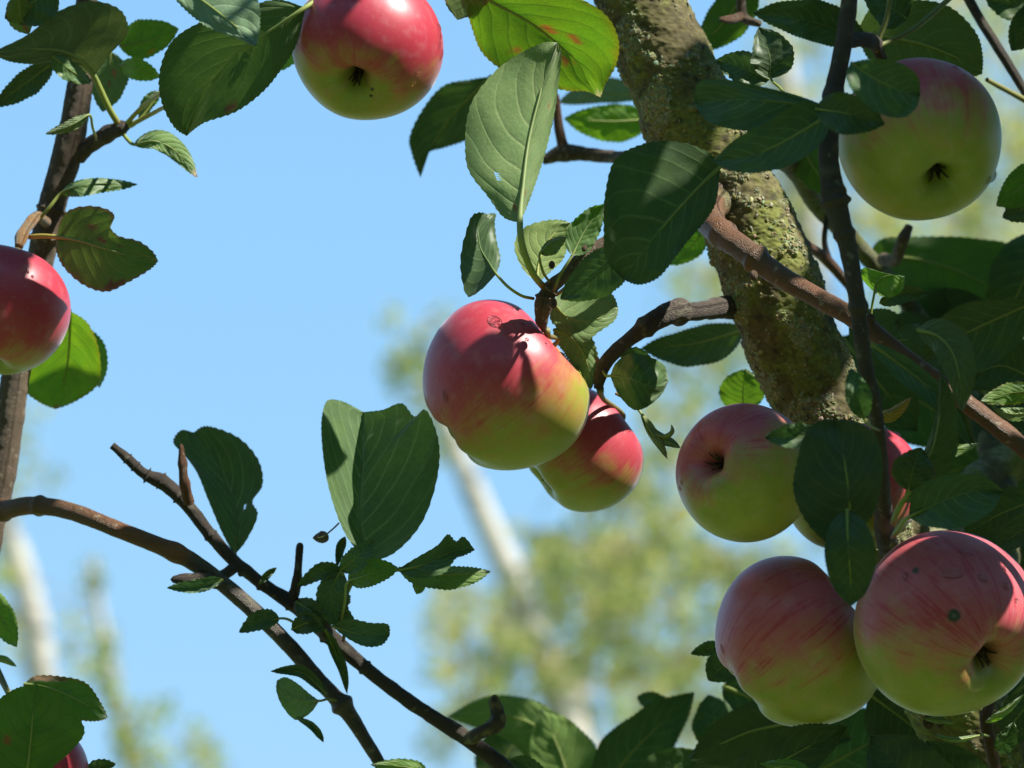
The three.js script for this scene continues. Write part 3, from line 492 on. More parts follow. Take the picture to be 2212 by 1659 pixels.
leaf('t', [[2260, 640, 2.06], [2150, 690, 2.06], [2060, 735, 2.06], [1985, 790, 2.065]], [[2200, 740], [2120, 800], [2040, 820]], [[2180, 650], [2090, 655], [2020, 700]], { tint: [0.95, 0.95, 0.8] });
leaf('u', [[1982, 712, 1.87], [2040, 735, 1.86], [2070, 800, 1.855], [2078, 890, 1.86]], 44, 34, { zl: 16, zr: -10, ser: 2, tint: [0.65, 0.65, 0.5] });
leaf('t', [[1882, 742, 1.9], [1960, 800, 1.895], [2030, 860, 1.89], [2100, 965, 1.89]], 22, 28, { tint: [1.2, 1.25, 1.9] });
leaf('l', [[1889, 632, 1.945], [1896, 606, 1.945], [1925, 594, 1.942], [1954, 596, 1.94]], [[1870, 612], [1855, 592], [1868, 578], [1900, 590]], [[1900, 638], [1925, 642], [1950, 625]], { zl: 30, zr: -22, ser: 2, tint: [1.0, 1.05, 1.6], pet: [[1880, 690, 1.945], [1884, 660, 1.945]] });
leaf('t', [[1900, 655, 2.0], [1950, 632, 2.0], [2006, 634, 2.0]], 16, 22, { tint: [1.1, 1.1, 1.3] });
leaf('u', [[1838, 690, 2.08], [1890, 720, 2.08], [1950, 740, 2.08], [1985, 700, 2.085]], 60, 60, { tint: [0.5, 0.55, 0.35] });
leaf('l', [[2245, 845, 1.975], [2180, 850, 1.985], [2118, 866, 1.985]], 24, 22, { zl: -12, zr: 20, rim: [1.7, 0.6, 1], tint: [1.0, 0.95, 1] });
leaf('u', [[2240, 890, 1.98], [2190, 895, 1.985], [2150, 885, 1.985]], 14, 14, { tint: [1.3, 1.3, 1.3] });
leaf('u', [[1893, 898, 1.93], [1925, 890, 1.925], [1968, 858, 1.925]], 8, 20, { ser: 2, tint: [3.0, 1.2, 0.3], spots: [[0.5, -0.3, 0.2, DARKB]], label: 'small yellow and brown leaf on the right' });
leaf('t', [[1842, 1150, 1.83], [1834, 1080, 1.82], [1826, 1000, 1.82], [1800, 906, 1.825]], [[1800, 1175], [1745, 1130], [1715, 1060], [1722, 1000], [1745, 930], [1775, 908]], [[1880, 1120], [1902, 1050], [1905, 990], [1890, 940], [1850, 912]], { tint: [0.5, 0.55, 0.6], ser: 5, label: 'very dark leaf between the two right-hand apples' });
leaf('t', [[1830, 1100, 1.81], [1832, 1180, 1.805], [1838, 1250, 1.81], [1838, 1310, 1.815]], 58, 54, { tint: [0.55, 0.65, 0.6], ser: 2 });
leaf('t', [[1765, 938, 1.84], [1710, 945, 1.835], [1652, 945, 1.84]], 22, 30, { tint: [1.2, 1.2, 1.6] });
leaf('t', [[1866, 905, 1.84], [1850, 850, 1.835], [1838, 795, 1.84]], 24, 30, { tint: [1.1, 1.2, 1.3], pet: [[1900, 930, 1.865], [1880, 920, 1.85]] });
leaf('t', [[1962, 1060, 1.87], [1972, 1015, 1.865], [1990, 966, 1.865]], 44, 50, { tint: [0.75, 0.8, 0.9], rim: [4, 0.9, 1.5], pet: [[1925, 1120, 1.93], [1945, 1085, 1.885]] });
leaf('t', [[1962, 1118, 1.86], [2030, 1085, 1.85], [2100, 1060, 1.85], [2168, 1062, 1.855]], [[1975, 1060], [2030, 1030], [2100, 1025], [2150, 1045]], [[2000, 1135], [2070, 1140], [2140, 1105]], { tint: [1.0, 1.05, 1.5], ser: 3, pet: [[1928, 1160, 1.93], [1945, 1135, 1.88]] });
leaf('u', [[1950, 1085, 1.89], [2000, 1000, 1.875], [2028, 920, 1.87], [2032, 800, 1.87]], 14, 52, { ser: 2, tint: [0.6, 0.65, 0.45], pet: [[1928, 1130, 1.93], [1938, 1105, 1.9]] });
leaf('l', [[2008, 988, 1.98], [2050, 975, 1.975], [2116, 958, 1.975]], 10, 16, { zr: -12 });
leaf('t', [[2240, 1080, 2.06], [2160, 1110, 2.06], [2080, 1160, 2.065]], 60, 50, { tint: [0.7, 0.8, 0.7] });
leaf('t', [[2250, 1130, 2.03], [2200, 1150, 2.03], [2140, 1195, 2.03]], 30, 34, { tint: [0.9, 0.95, 1.3] });
leaf('t', [[2235, 820, 2.1], [2160, 790, 2.1], [2060, 830, 2.105]], 60, 60, { tint: [0.7, 0.8, 0.6] });
leaf('t', [[1560, 1395, 2.04], [1530, 1400, 2.04], [1492, 1412, 2.04]], 16, 14, { tint: [1.1, 1.2, 1.1] });
leaf('t', [[1590, 1420, 2.06], [1555, 1445, 2.06], [1530, 1470, 2.06]], 34, 34, { tint: [0.8, 0.85, 1.0] });
// --- lower edge
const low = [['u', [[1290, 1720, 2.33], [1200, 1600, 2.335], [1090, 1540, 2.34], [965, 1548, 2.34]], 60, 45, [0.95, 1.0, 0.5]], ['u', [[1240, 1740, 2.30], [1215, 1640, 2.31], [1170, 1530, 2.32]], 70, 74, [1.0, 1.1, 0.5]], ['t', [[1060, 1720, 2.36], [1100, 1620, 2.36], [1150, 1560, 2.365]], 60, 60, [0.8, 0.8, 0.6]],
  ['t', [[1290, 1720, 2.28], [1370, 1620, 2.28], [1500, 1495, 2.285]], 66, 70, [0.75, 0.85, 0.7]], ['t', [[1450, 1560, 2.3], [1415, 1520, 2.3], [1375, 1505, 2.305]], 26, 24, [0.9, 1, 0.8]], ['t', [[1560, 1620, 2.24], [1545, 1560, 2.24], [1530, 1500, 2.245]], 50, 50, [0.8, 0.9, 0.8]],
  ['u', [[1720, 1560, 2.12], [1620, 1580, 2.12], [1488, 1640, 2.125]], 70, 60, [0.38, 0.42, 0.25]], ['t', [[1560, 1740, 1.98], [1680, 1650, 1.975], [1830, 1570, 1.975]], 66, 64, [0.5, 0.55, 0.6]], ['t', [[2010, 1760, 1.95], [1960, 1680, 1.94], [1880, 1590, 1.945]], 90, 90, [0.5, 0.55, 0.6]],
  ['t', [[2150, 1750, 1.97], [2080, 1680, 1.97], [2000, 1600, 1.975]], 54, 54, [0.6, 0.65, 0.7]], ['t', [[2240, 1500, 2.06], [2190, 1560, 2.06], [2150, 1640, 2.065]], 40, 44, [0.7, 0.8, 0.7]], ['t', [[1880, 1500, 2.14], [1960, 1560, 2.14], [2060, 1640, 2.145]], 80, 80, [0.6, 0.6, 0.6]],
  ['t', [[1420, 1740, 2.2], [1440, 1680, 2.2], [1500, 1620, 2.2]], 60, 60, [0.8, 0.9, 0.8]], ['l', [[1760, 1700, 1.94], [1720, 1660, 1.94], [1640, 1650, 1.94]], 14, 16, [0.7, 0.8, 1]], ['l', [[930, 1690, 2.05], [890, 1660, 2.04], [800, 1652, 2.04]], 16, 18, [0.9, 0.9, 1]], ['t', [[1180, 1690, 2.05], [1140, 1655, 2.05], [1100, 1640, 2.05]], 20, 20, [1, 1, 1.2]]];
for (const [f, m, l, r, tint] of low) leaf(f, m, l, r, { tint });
// small leaves at the twig under the lower right apple
leaf('l', [[2120, 1588, 1.965], [2060, 1598, 1.955], [2010, 1585, 1.955]], 6, 6, { ser: 0, pet: [[2136, 1590, 1.975]] });
leaf('l', [[2060, 1562, 1.955], [2025, 1556, 1.95], [1994, 1552, 1.95]], 8, 7, { ser: 0 });
leaf('l', [[2130, 1560, 1.965], [2165, 1540, 1.96], [2212, 1500, 1.96]], 8, 10, { ser: 1 });
leaf('t', [[2150, 1620, 1.975], [2175, 1600, 1.97], [2190, 1560, 1.97]], 22, 22, { tint: [0.9, 1, 1] });
// leaf buds
for (const [x, y, d, s] of [[2005, 1560, 1.955, 12], [2030, 1560, 1.955, 10], [1192, 572, 1.968, 7], [1262, 535, 1.972, 8], [1195, 655, 1.966, 9], [1628, 595, 1.952, 9], [1880, 690, 1.935, 10]]) {
  const g = new THREE.SphereGeometry(1, 12, 10); const cc = new Float32Array(g.attributes.position.count * 3);
  for (let i = 0; i < cc.length; i += 3) { const c = mix3([0.16, 0.06, 0.035], [0.3, 0.2, 0.12], rnd()); cc[i] = c[0]; cc[i + 1] = c[1]; cc[i + 2] = c[2]; }
  g.setAttribute('color', new THREE.BufferAttribute(cc, 3)); g.scale(s * MM, s * 1.3 * MM, s * MM); const p = at(x, y, d); g.translate(p.x, p.y, p.z);
  treePart('bud', g, twigMat);
}

// dark leaves standing behind the right-hand apples
for (const [x, y, d, s, a] of [[1700, 1540, 2.2, 150, 0.4], [1850, 1620, 2.22, 150, -0.5], [1990, 1500, 2.24, 140, 0.9], [2110, 1590, 2.2, 150, 2.3], [2200, 1420, 2.22, 140, 1.2], [2190, 1240, 2.25, 150, 2.6], [2120, 1180, 2.27, 140, 0.2], [2010, 880, 2.26, 150, 0.5], [2150, 820, 2.28, 150, -0.6], [2200, 960, 2.24, 140, 1.0], [2080, 1010, 2.28, 150, 2.8], [1900, 830, 2.22, 130, 0.9], [1960, 1180, 2.2, 130, 1.7], [1620, 1640, 2.26, 150, 2.9], [2205, 620, 2.25, 130, 2.0], [1930, 760, 2.27, 130, 2.9], [2080, 700, 2.3, 140, 0.3]]) {
  const c = Math.cos(a) * s, e = Math.sin(a) * s;
  leaf('t', [[x - c, y - e, d], [x, y, d - 0.008], [x + c, y + e, d + 0.006]], s * rr(0.5, 0.62), s * rr(0.5, 0.62), { tint: [rr(0.6, 0.95), rr(0.7, 1), rr(0.6, 0.9)] });
}

// ------------------------------------------------------------------ apples
function apple(o) {
  const { c, R, axis, label } = o, px = K * c[2], r = R * px, id = o.id ?? rnd() * 50;
  const root = new THREE.Group(); root.name = o.name; scene.add(root); root.position.copy(at(...c));
  root.userData = { label, category: 'apple', group: 'apples on the tree' };
  const ax = dirOf(...axis).negate();                 // from calyx to stalk
  const q = new THREE.Quaternion().setFromUnitVectors(new V(0, 1, 0), ax);
  const inv = q.clone().invert(), blush = dirOf(...(o.blush ?? [0.1, 0.9, 0.3])).applyQuaternion(inv);
  const hgt = o.h ?? 0.88, nu = 150, nv = 260;
  const skinPoint = (th, ph) => {
    const s = Math.sin(th), cth = Math.cos(th);
    let x = Math.pow(s, 0.93) * (1 + (o.taper ?? 0.055) * cth), y = cth * hgt;
    y += cth > 0 ? -0.34 * Math.exp(-((s / 0.30) ** 2)) : (o.basin ?? 0.20) * Math.exp(-((s / 0.34) ** 2)) + 0.26 * Math.exp(-((s / 0.13) ** 2));
    const low = sm(0.2, 0.95, -cth);
    x *= 1 + (o.rib ?? 0.026) * Math.cos(5 * ph + id) * (low + 0.25) + 0.03 * ns(Math.cos(ph) * 0.9 + id, Math.sin(ph) * 0.9, y);
    y *= 1 + 0.02 * ns(Math.cos(ph) + id, Math.sin(ph), 7);
    y += (o.rib ?? 0.02) * 1.3 * low * Math.cos(5 * ph + id) * s;
    return new V(x * Math.cos(ph) * r, y * r, x * Math.sin(ph) * r);
  };
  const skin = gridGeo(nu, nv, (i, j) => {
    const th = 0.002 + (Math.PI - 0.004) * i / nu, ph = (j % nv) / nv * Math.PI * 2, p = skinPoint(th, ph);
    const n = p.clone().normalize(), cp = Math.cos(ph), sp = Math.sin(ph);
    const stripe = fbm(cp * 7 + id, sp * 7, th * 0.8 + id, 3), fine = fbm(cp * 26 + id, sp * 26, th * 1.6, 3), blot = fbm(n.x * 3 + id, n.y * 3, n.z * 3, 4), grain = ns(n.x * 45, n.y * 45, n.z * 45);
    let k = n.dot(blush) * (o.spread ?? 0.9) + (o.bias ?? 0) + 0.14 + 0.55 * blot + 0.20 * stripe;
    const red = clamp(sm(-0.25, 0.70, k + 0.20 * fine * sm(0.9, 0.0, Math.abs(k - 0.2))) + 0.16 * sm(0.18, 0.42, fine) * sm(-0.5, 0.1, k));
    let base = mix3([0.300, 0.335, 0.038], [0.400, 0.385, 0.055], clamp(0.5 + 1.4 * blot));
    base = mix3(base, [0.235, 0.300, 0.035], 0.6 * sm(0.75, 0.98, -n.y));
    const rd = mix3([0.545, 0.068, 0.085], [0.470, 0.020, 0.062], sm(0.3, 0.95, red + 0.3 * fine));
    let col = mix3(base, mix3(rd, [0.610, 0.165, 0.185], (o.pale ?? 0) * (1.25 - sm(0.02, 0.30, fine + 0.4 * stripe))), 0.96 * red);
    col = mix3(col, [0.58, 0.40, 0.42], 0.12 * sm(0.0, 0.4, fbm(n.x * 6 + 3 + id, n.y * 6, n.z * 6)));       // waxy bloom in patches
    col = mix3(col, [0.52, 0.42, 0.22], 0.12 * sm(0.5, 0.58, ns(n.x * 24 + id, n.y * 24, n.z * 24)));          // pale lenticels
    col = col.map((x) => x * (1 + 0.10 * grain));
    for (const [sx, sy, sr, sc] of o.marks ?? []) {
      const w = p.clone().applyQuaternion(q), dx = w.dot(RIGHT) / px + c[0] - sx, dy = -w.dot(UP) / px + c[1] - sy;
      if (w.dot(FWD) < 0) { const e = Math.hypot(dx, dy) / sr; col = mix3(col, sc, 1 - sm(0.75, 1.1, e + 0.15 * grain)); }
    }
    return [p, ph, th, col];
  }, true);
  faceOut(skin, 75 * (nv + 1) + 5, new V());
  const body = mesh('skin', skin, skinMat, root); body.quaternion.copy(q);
  // dried calyx in the basin
  const cy = skinPoint(Math.PI - 0.01, 0).y, bits = [];
  for (let k = 0; k < 7; k++) {
    const a = k / 7 * 6.283 + rr(-0.25, 0.25), len = r * rr(0.24, 0.36), w = r * rr(0.05, 0.075), flare = rr(-0.05, 0.45), tone = rr(0.5, 1.2);
    bits.push(gridGeo(6, 2, (i, j) => {
      const t = i / 6, rad = r * 0.045 + len * flare * t * t, yy = cy + r * 0.03 - len * t, s = (j - 1) * w * (1 - t * 0.9) + r * 0.02 * Math.sin(t * 5 + k), e = r * 0.02 * Math.abs(j - 1);
      return [new V(Math.cos(a) * (rad - e) - Math.sin(a) * s, yy, Math.sin(a) * (rad - e) + Math.cos(a) * s), 0, 0, mix3([0.06, 0.045, 0.022], [0.13, 0.09, 0.045], rnd()).map((x) => x * tone)];
    }));
  }
  mesh('calyx', mergeGeometries(bits), dryMat, root).quaternion.copy(q);
  // stalk, from the hollow to the twig
  if (o.stalk) {
    const s0 = new V(0, skinPoint(0.01, 0).y - 0.001, 0).applyQuaternion(q).add(root.position), pts = [[s0, 0.0011], [s0.clone().addScaledVector(ax, r * 0.30), 0.0010]];
    for (const p of o.stalk) pts.push([at(...p), 0.0011]);
    pts[pts.length - 1][1] = 0.0017;
    const g = stemGeo(pts, { nv: 10, rough: 0.05, color: (w) => mix3([0.17, 0.12, 0.05], [0.20, 0.21, 0.05], clamp(0.5 + fbm(w.x * 90, w.y * 90, w.z * 90))) });
    g.translate(-root.position.x, -root.position.y, -root.position.z); mesh('stalk', g, stalkMat, root);
  }
  // rain drops standing on the skin where they are seen
  const pos = skin.attributes.position, nor = skin.attributes.normal;
  for (const [dx, dy, dr, el = 1, rot = 0] of o.drops ?? []) {
    let best = 1e9, bi = 0; const w = new V(), n = new V();
    for (let i = 0; i < pos.count; i += 2) {
      n.fromBufferAttribute(nor, i).applyQuaternion(q); if (n.dot(FWD) > 0.15) continue;
      w.fromBufferAttribute(pos, i).applyQuaternion(q);
      const e = (w.dot(RIGHT) / px + c[0] - dx) ** 2 + (-w.dot(UP) / px + c[1] - dy) ** 2; if (e < best) { best = e; bi = i; }
    }
    n.fromBufferAttribute(nor, bi).applyQuaternion(q); w.fromBufferAttribute(pos, bi).applyQuaternion(q);
    const s = dr * px * 1.1, d = mesh('water_drop', new THREE.SphereGeometry(1, 20, 14), dropMat, root);
    d.position.copy(w).addScaledVector(n, -0.12 * s);
    d.quaternion.setFromUnitVectors(new V(0, 0, 1), n); d.rotateZ(rot); d.scale.set(s, s * el, s * 0.6);
  }
  for (let k = 0; k < 70; k++) { const u = 1 - rnd() * 0.95, p = rnd() * 6.283, w = Math.sqrt(1 - u * u), v = [w * Math.cos(p), w * Math.sin(p), u], t = [c[0] + v[0] * R * 0.93, c[1] - v[1] * R * 0.93, c[2] - v[2] * r * 0.93]; if (o.shade && o.shade(v)) shaded.push(t); if (o.sunny && o.sunny(v)) lit.push(t); }
  return root;
}
apple({ name: 'apple', id: 3, sunny: (v) => v[1] > 0.3 && v[0] > -0.5, c: [792, 104, 2.0], R: 163, h: 0.90, axis: [-0.18, -0.62, 0.76], blush: [0.25, 0.9, 0.15], bias: 0.34, stalk: [[870, -70, 2.02], [905, -130, 2.03]], label: 'red apple cut by the top edge, sunlit above and green around its base',
  drops: [[948, 62, 9], [950, 82, 8], [951, 100, 8], [954, 118, 9, 1.3], [905, 165, 5, 1.8], [898, 182, 5]], marks: [[806, 198, 4, [0.03, 0.03, 0.01]], [804, 212, 4, [0.03, 0.03, 0.01]]] });
apple({ name: 'apple_001', id: 11.2, pale: 0.08, taper: 0.10, rib: 0.05, sunny: (v) => (v[0] > 0.5 && v[1] < 0.2) || (v[0] < -0.1 && v[1] > 0.6), c: [1086, 840, 2.0], R: 190, h: 0.90, axis: [-0.74, -0.64, -0.02], blush: [-0.45, 0.75, 0.3], bias: 0.16, spread: 0.95, stalk: [[1185, 725, 1.985], [1180, 712, 1.98]], label: 'large red and yellow apple in the middle with water drops and a leaf shadow',
  drops: [[1072, 697, 13, 1.5, 0.5], [1112, 668, 10, 0.8], [1128, 700, 7], [1136, 735, 5], [1180, 745, 5], [1190, 745, 5], [1215, 765, 6, 1.3], [1260, 795, 9, 1.4], [962, 858, 8, 1.6, 0.3]] });
apple({ name: 'apple_002', id: 21.7, pale: 0.1, sunny: (v) => v[0] > 0 && v[1] > 0.1, c: [1256, 974, 2.055], R: 139, h: 0.9, axis: [-0.78, -0.6, 0.12], blush: [0.3, 0.85, 0.25], bias: 0.12, stalk: [[1302, 860, 2.03], [1296, 838, 2.012]], label: 'smaller red and yellow apple partly behind the large middle apple', drops: [[1356, 930, 5], [1338, 930, 4]] });
apple({ name: 'apple_003', id: 31.4, pale: 0.35, shade: () => true, c: [1606, 1020, 1.955], R: 152, h: 0.93, axis: [-0.62, 0.22, 0.70], blush: [-0.5, 0.85, -0.1], bias: -0.04, basin: 0.26, stalk: [[1740, 985, 1.96], [1800, 1010, 1.92], [1895, 1050, 1.905]], label: 'shaded apple with its open base turned left, beside the thick limb', drops: [[1470, 1040, 6], [1468, 1055, 5]] });
apple({ name: 'apple_004', id: 41.9, pale: 0.15, shade: () => true, c: [1990, 306, 1.885], R: 178, h: 0.94, axis: [0.22, -0.58, 0.74], blush: [-0.1, 0.85, 0.1], bias: -0.32, stalk: [[1930, 175, 1.895], [1914, 148, 1.905]], label: 'shaded yellowish green apple with red streaks at the upper right',
  drops: [[2146, 383, 13], [2130, 392, 10], [2058, 150, 8], [2075, 165, 5], [2090, 205, 5], [2062, 215, 5]] });
apple({ name: 'apple_005', id: 52.3, pale: 0.42, shade: () => true, c: [1720, 1392, 1.985], R: 192, h: 0.88, taper: 0.09, rib: 0.045, axis: [-0.74, -0.6, -0.04], blush: [-0.35, 0.9, 0.1], bias: 0.16, stalk: [[1850, 1290, 1.965], [1905, 1200, 1.955]], label: 'shaded pink and green apple, left of the two at the lower right', drops: [[1556, 1400, 6, 1.6]] });
apple({ name: 'apple_006', id: 61.6, pale: 0.42, shade: (v) => v[0] < 0.2 || v[1] < -0.2, sunny: (v) => v[0] > 0.45 && v[1] > 0.05, c: [2048, 1352, 1.935], R: 202, h: 0.94, axis: [0.50, -0.42, 0.75], blush: [0.1, 0.9, 0.2], bias: 0.20, stalk: [[1960, 1220, 1.96], [1925, 1170, 1.955]], label: 'pink apple with a dark round scab spot in the lower right corner',
  marks: [[2043, 1320, 15, [0.05, 0.06, 0.035]], [1966, 1227, 7, [0.05, 0.06, 0.035]], [2043, 1320, 5, [0.12, 0.13, 0.10]]], drops: [[2122, 1385, 16, 1.2], [2045, 1235, 22, 0.5], [2110, 1245, 12, 0.8], [2075, 1190, 16, 0.6], [2160, 1260, 9], [2182, 1290, 6], [2160, 1225, 7], [2140, 1310, 6], [1945, 1240, 7, 1.5]] });
apple({ name: 'apple_007', id: 71.1, shade: (v) => v[0] < 0.3 && v[1] > 0.3, sunny: (v) => v[0] > 0.25 && v[1] < 0.25, c: [-14, 670, 2.03], R: 166, h: 0.86, axis: [-0.1, -0.86, 0.25], blush: [0.2, 0.8, 0.4], bias: 0.38, stalk: [[36, 545, 2.05], [40, 535, 2.05]], label: 'red apple cut by the left edge of the picture', drops: [[50, 545, 7, 0.8], [10, 598, 9, 0.6], [72, 590, 4], [84, 602, 4]] });
apple({ name: 'apple_008', id: 81.5, c: [1838, 1054, 1.995], R: 152, h: 0.93, axis: [0.1, -0.9, 0.3], blush: [0.5, 0.85, 0], bias: 0.12, stalk: [[1860, 940, 1.94], [1898, 950, 1.885]], label: 'half hidden apple behind the very dark leaf, its pink side with drops at the right', drops: [[1938, 938, 9], [1952, 948, 5]] });
apple({ name: 'apple_009', id: 91.5, sunny: (v) => v[0] > 0.5, c: [68, 1672, 2.01], R: 124, h: 0.9, axis: [0.1, -0.9, 0.2], blush: [0.4, 0.8, 0.3], bias: 0.5, stalk: [[40, 1540, 2.03], [-20, 1420, 2.06]], label: 'red apple at the bottom left corner, mostly hidden by a leaf' });

// ------------------------------------------------------------------ birches far behind
const birchBark = (q, t) => {
  let c = mix3([0.50, 0.46, 0.39], [0.62, 0.58, 0.50], clamp(0.5 + fbm(q.x * 3, q.y * 3, q.z * 3)));
  c = mix3(c, [0.05, 0.045, 0.04], 0.85 * sm(0.22, 0.34, ns(q.x * 5, q.y * 22, q.z * 5)));
  return c;
};
const birchMat = new THREE.MeshStandardMaterial({ vertexColors: true, roughness: 0.8 });
const birchLeaf = new THREE.MeshPhysicalMaterial({ vertexColors: true, roughness: 0.95, side: THREE.DoubleSide, transmission: 0.5, thickness: 0 });
function birch(name, label, trunk, clumps, opts = {}) {
  const d0 = trunk[0][2], top = at(...trunk[0].slice(0, 3)), low = at(...trunk[trunk.length - 1].slice(0, 3));
  const foot = new V(low.x + (low.x - top.x) * (opts.lean ?? 0.5), 0, low.z), root = new THREE.Group();
  root.name = name; root.position.copy(foot); root.userData = { label, category: 'tree', group: 'birches in the background' }; scene.add(root);
  const part = (n, g, m, kind) => { g.translate(-foot.x, -foot.y, -foot.z); const o = mesh(n, g, m, root); if (kind) o.userData.kind = kind; return o; };
  const rad = (p) => p[3] * K * p[2];
  const pts = trunk.map((p) => [at(p[0], p[1], p[2]), rad(p)]), rl = pts[pts.length - 1][1];
  const mid = low.clone().lerp(foot, 0.5); mid.x += (low.x - top.x) * 0.15;
  part('trunk', stemGeo([...pts, [mid, rl * 1.5], [foot.clone().setY(-0.1), rl * 2.2]], { step: 0.05, nv: 20, rough: 0.04, freq: 4, color: birchBark, capEnd: false }), birchMat);
  const pos = [], col = [], tri = [], twigs = [], hubs = [];
  const P = (v, c) => { pos.push(v.x, v.y, v.z); col.push(...c); return pos.length / 3 - 1; };
  for (const [cx, cy, dd, rx, ry, n, hue = 0] of clumps) {
    const c = at(cx, cy, dd), sx = rx * K * dd, sy = ry * K * dd;
    // nearest point of the trunk feeds the clump with a thin bough
    let s = pts[0][0], bd = 1e9; for (const [q] of [...pts, ...hubs.map((h) => [h])]) { const e = Math.hypot(q.x - c.x, q.y - c.y, q.z - c.z); if (e < bd) { bd = e; s = q; } }
    twigs.push(stemGeo([[s, 0.006], [s.clone().lerp(c, 0.55).add(new V(0, 0.05, 0)), 0.004], [c, 0.002]], { step: 0.12, nv: 6, rough: 0.02, color: () => [0.34, 0.29, 0.23] })); hubs.push(c);
    for (let k = 0; k < n; k++) {
      const a = rnd() * 6.283, b = Math.acos(rr(-1, 1)), q = Math.pow(rnd(), 0.45);
      const p = new V(c.x + sx * q * Math.sin(b) * Math.cos(a), c.y + sy * q * Math.cos(b), c.z + sx * q * Math.sin(b) * Math.sin(a));
      const L = rr(0.035, 0.06), u = new V(rr(-1, 1), rr(-1.4, 0.4), rr(-1, 1)).normalize().multiplyScalar(L), w = new V(rr(-1, 1), rr(-1, 1), rr(-1, 1)).cross(u).normalize().multiplyScalar(L * 0.42);
      const y = clamp(hue + rr(-0.3, 0.4)), cc = mix3([0.28, 0.38, 0.08], [0.62, 0.58, 0.14], y).map((e) => e * rr(0.8, 1.15));
      const i = P(p, cc); P(p.clone().addScaledVector(u, 0.4).add(w), cc); P(p.clone().add(u), cc); P(p.clone().addScaledVector(u, 0.4).sub(w), cc);
      tri.push(i, i + 1, i + 2, i, i + 2, i + 3);
    }
  }
  part('bough', mergeGeometries(twigs), birchMat, 'stuff');
  const g = new THREE.BufferGeometry(); g.setAttribute('position', new THREE.Float32BufferAttribute(pos, 3)); g.setAttribute('color', new THREE.Float32BufferAttribute(col, 3)); g.setIndex(tri); g.computeVertexNormals();
  part('crown', g, birchLeaf, 'stuff');
  return root;
}
const cl = (x0, x1, y0, y1, d, count, size, n, hue) => { const a = []; for (let i = 0; i < count * 5; i++) { const s = size * rr(0.28, 0.8); a.push([rr(x0, x1), rr(y0, y1), d + rr(-1.2, 1.2), s, s * rr(0.9, 1.7), Math.round(n * 0.8 * s * s / (size * size)), hue + rr(-0.2, 0.4)]); } return a; };
birch('birch_tree', 'blurred birch with a pale leaning trunk below the middle apples', [[930, 780, 24, 10], [972, 930, 24, 20], [1030, 1080, 24, 26], [1100, 1240, 24, 31], [1165, 1410, 24, 35], [1240, 1620, 24, 40]],
  [[900, 760, 24, 55, 70, 130, 0.5], [855, 800, 24, 42, 60, 80, 0.45], [915, 860, 24, 50, 70, 110, 0.5], [960, 690, 24, 40, 50, 40, 0.4], [950, 950, 24, 45, 60, 50, 0.4], [840, 690, 24, 40, 40, 25, 0.3], ...cl(930, 1130, 1260, 1620, 24, 13, 60, 80, 0.5), ...cl(1090, 1420, 1020, 1320, 24.5, 10, 60, 60, 0.4), ...cl(1130, 1500, 1150, 1560, 24.5, 22, 60, 75, 0.4), ...cl(1380, 1500, 860, 1150, 24, 7, 55, 75, 0.4)]);
birch('birch_tree_001', 'blurred birch at the lower left with a white trunk', [[-30, 980, 27, 14], [0, 1100, 27, 24], [40, 1220, 27, 29], [72, 1340, 27, 31], [88, 1460, 27, 33], [120, 1650, 27, 36]],
  [[80, 880, 27, 70, 55, 30, 0.3], [40, 960, 27, 55, 60, 60, 0.35], [110, 1020, 27, 50, 50, 25, 0.3], [20, 1060, 27, 50, 60, 60, 0.3], ...cl(-40, 40, 1180, 1420, 27, 4, 45, 50, 0.35), ...cl(130, 260, 1300, 1480, 27, 4, 35, 30, 0.3)]);
birch('birch_tree_002', 'blurred slender young birch near the lower left corner', [[195, 1210, 22, 7], [215, 1320, 22, 9], [240, 1440, 22, 10], [262, 1560, 22, 12], [290, 1690, 22, 14]],
  [[200, 1240, 22, 30, 55, 40, 0.3], [225, 1390, 22, 28, 60, 40, 0.3], [245, 1480, 22, 34, 60, 55, 0.3], [275, 1570, 22, 55, 70, 95, 0.35], [310, 1640, 22, 75, 60, 110, 0.35], [420, 1600, 22, 50, 60, 50, 0.3], [450, 1650, 22, 60, 50, 60, 0.4], [350, 1540, 22, 50, 50, 25, 0.2]]);
birch('birch_tree_003', 'blurred birch behind the right-hand apples with yellowing leaves', [[1240, 1440, 26, 26], [1248, 1520, 26, 30], [1262, 1620, 26, 34], [1290, 1800, 26, 38]],
  [...cl(1180, 1640, 1180, 1600, 26, 26, 62, 85, 0.5), [1345, 1440, 26, 30, 55, 55, 1.0], [1500, 1540, 26, 70, 50, 120, 0.8], ...cl(1480, 1800, 1180, 1400, 26, 10, 60, 70, 0.4)]);
birch('birch_tree_004', 'tall blurred birch behind the upper right apple', [[1680, 60, 25, 22], [1700, 200, 25, 26], [1760, 620, 25, 32], [1850, 1100, 25, 40], [1930, 1600, 25, 46]],
  [...cl(1620, 2260, -60, 520, 25, 34, 75, 80, 0.5), [2190, 330, 25, 75, 110, 260, 0.75], [2120, 430, 25, 80, 70, 130, 0.6], ...cl(1420, 1640, 580, 860, 25, 9, 60, 60, 0.35), ...cl(1880, 2260, 480, 900, 25, 16, 75, 90, 0.4)]);
birch('birch_tree_005', 'blurred birch at the far right behind the dark leaves', [[2080, 300, 29, 16], [2110, 500, 29, 20], [2160, 900, 29, 26], [2230, 1500, 29, 34]],
  [...cl(1880, 2330, 420, 1600, 29, 26, 75, 90, 0.4)]);

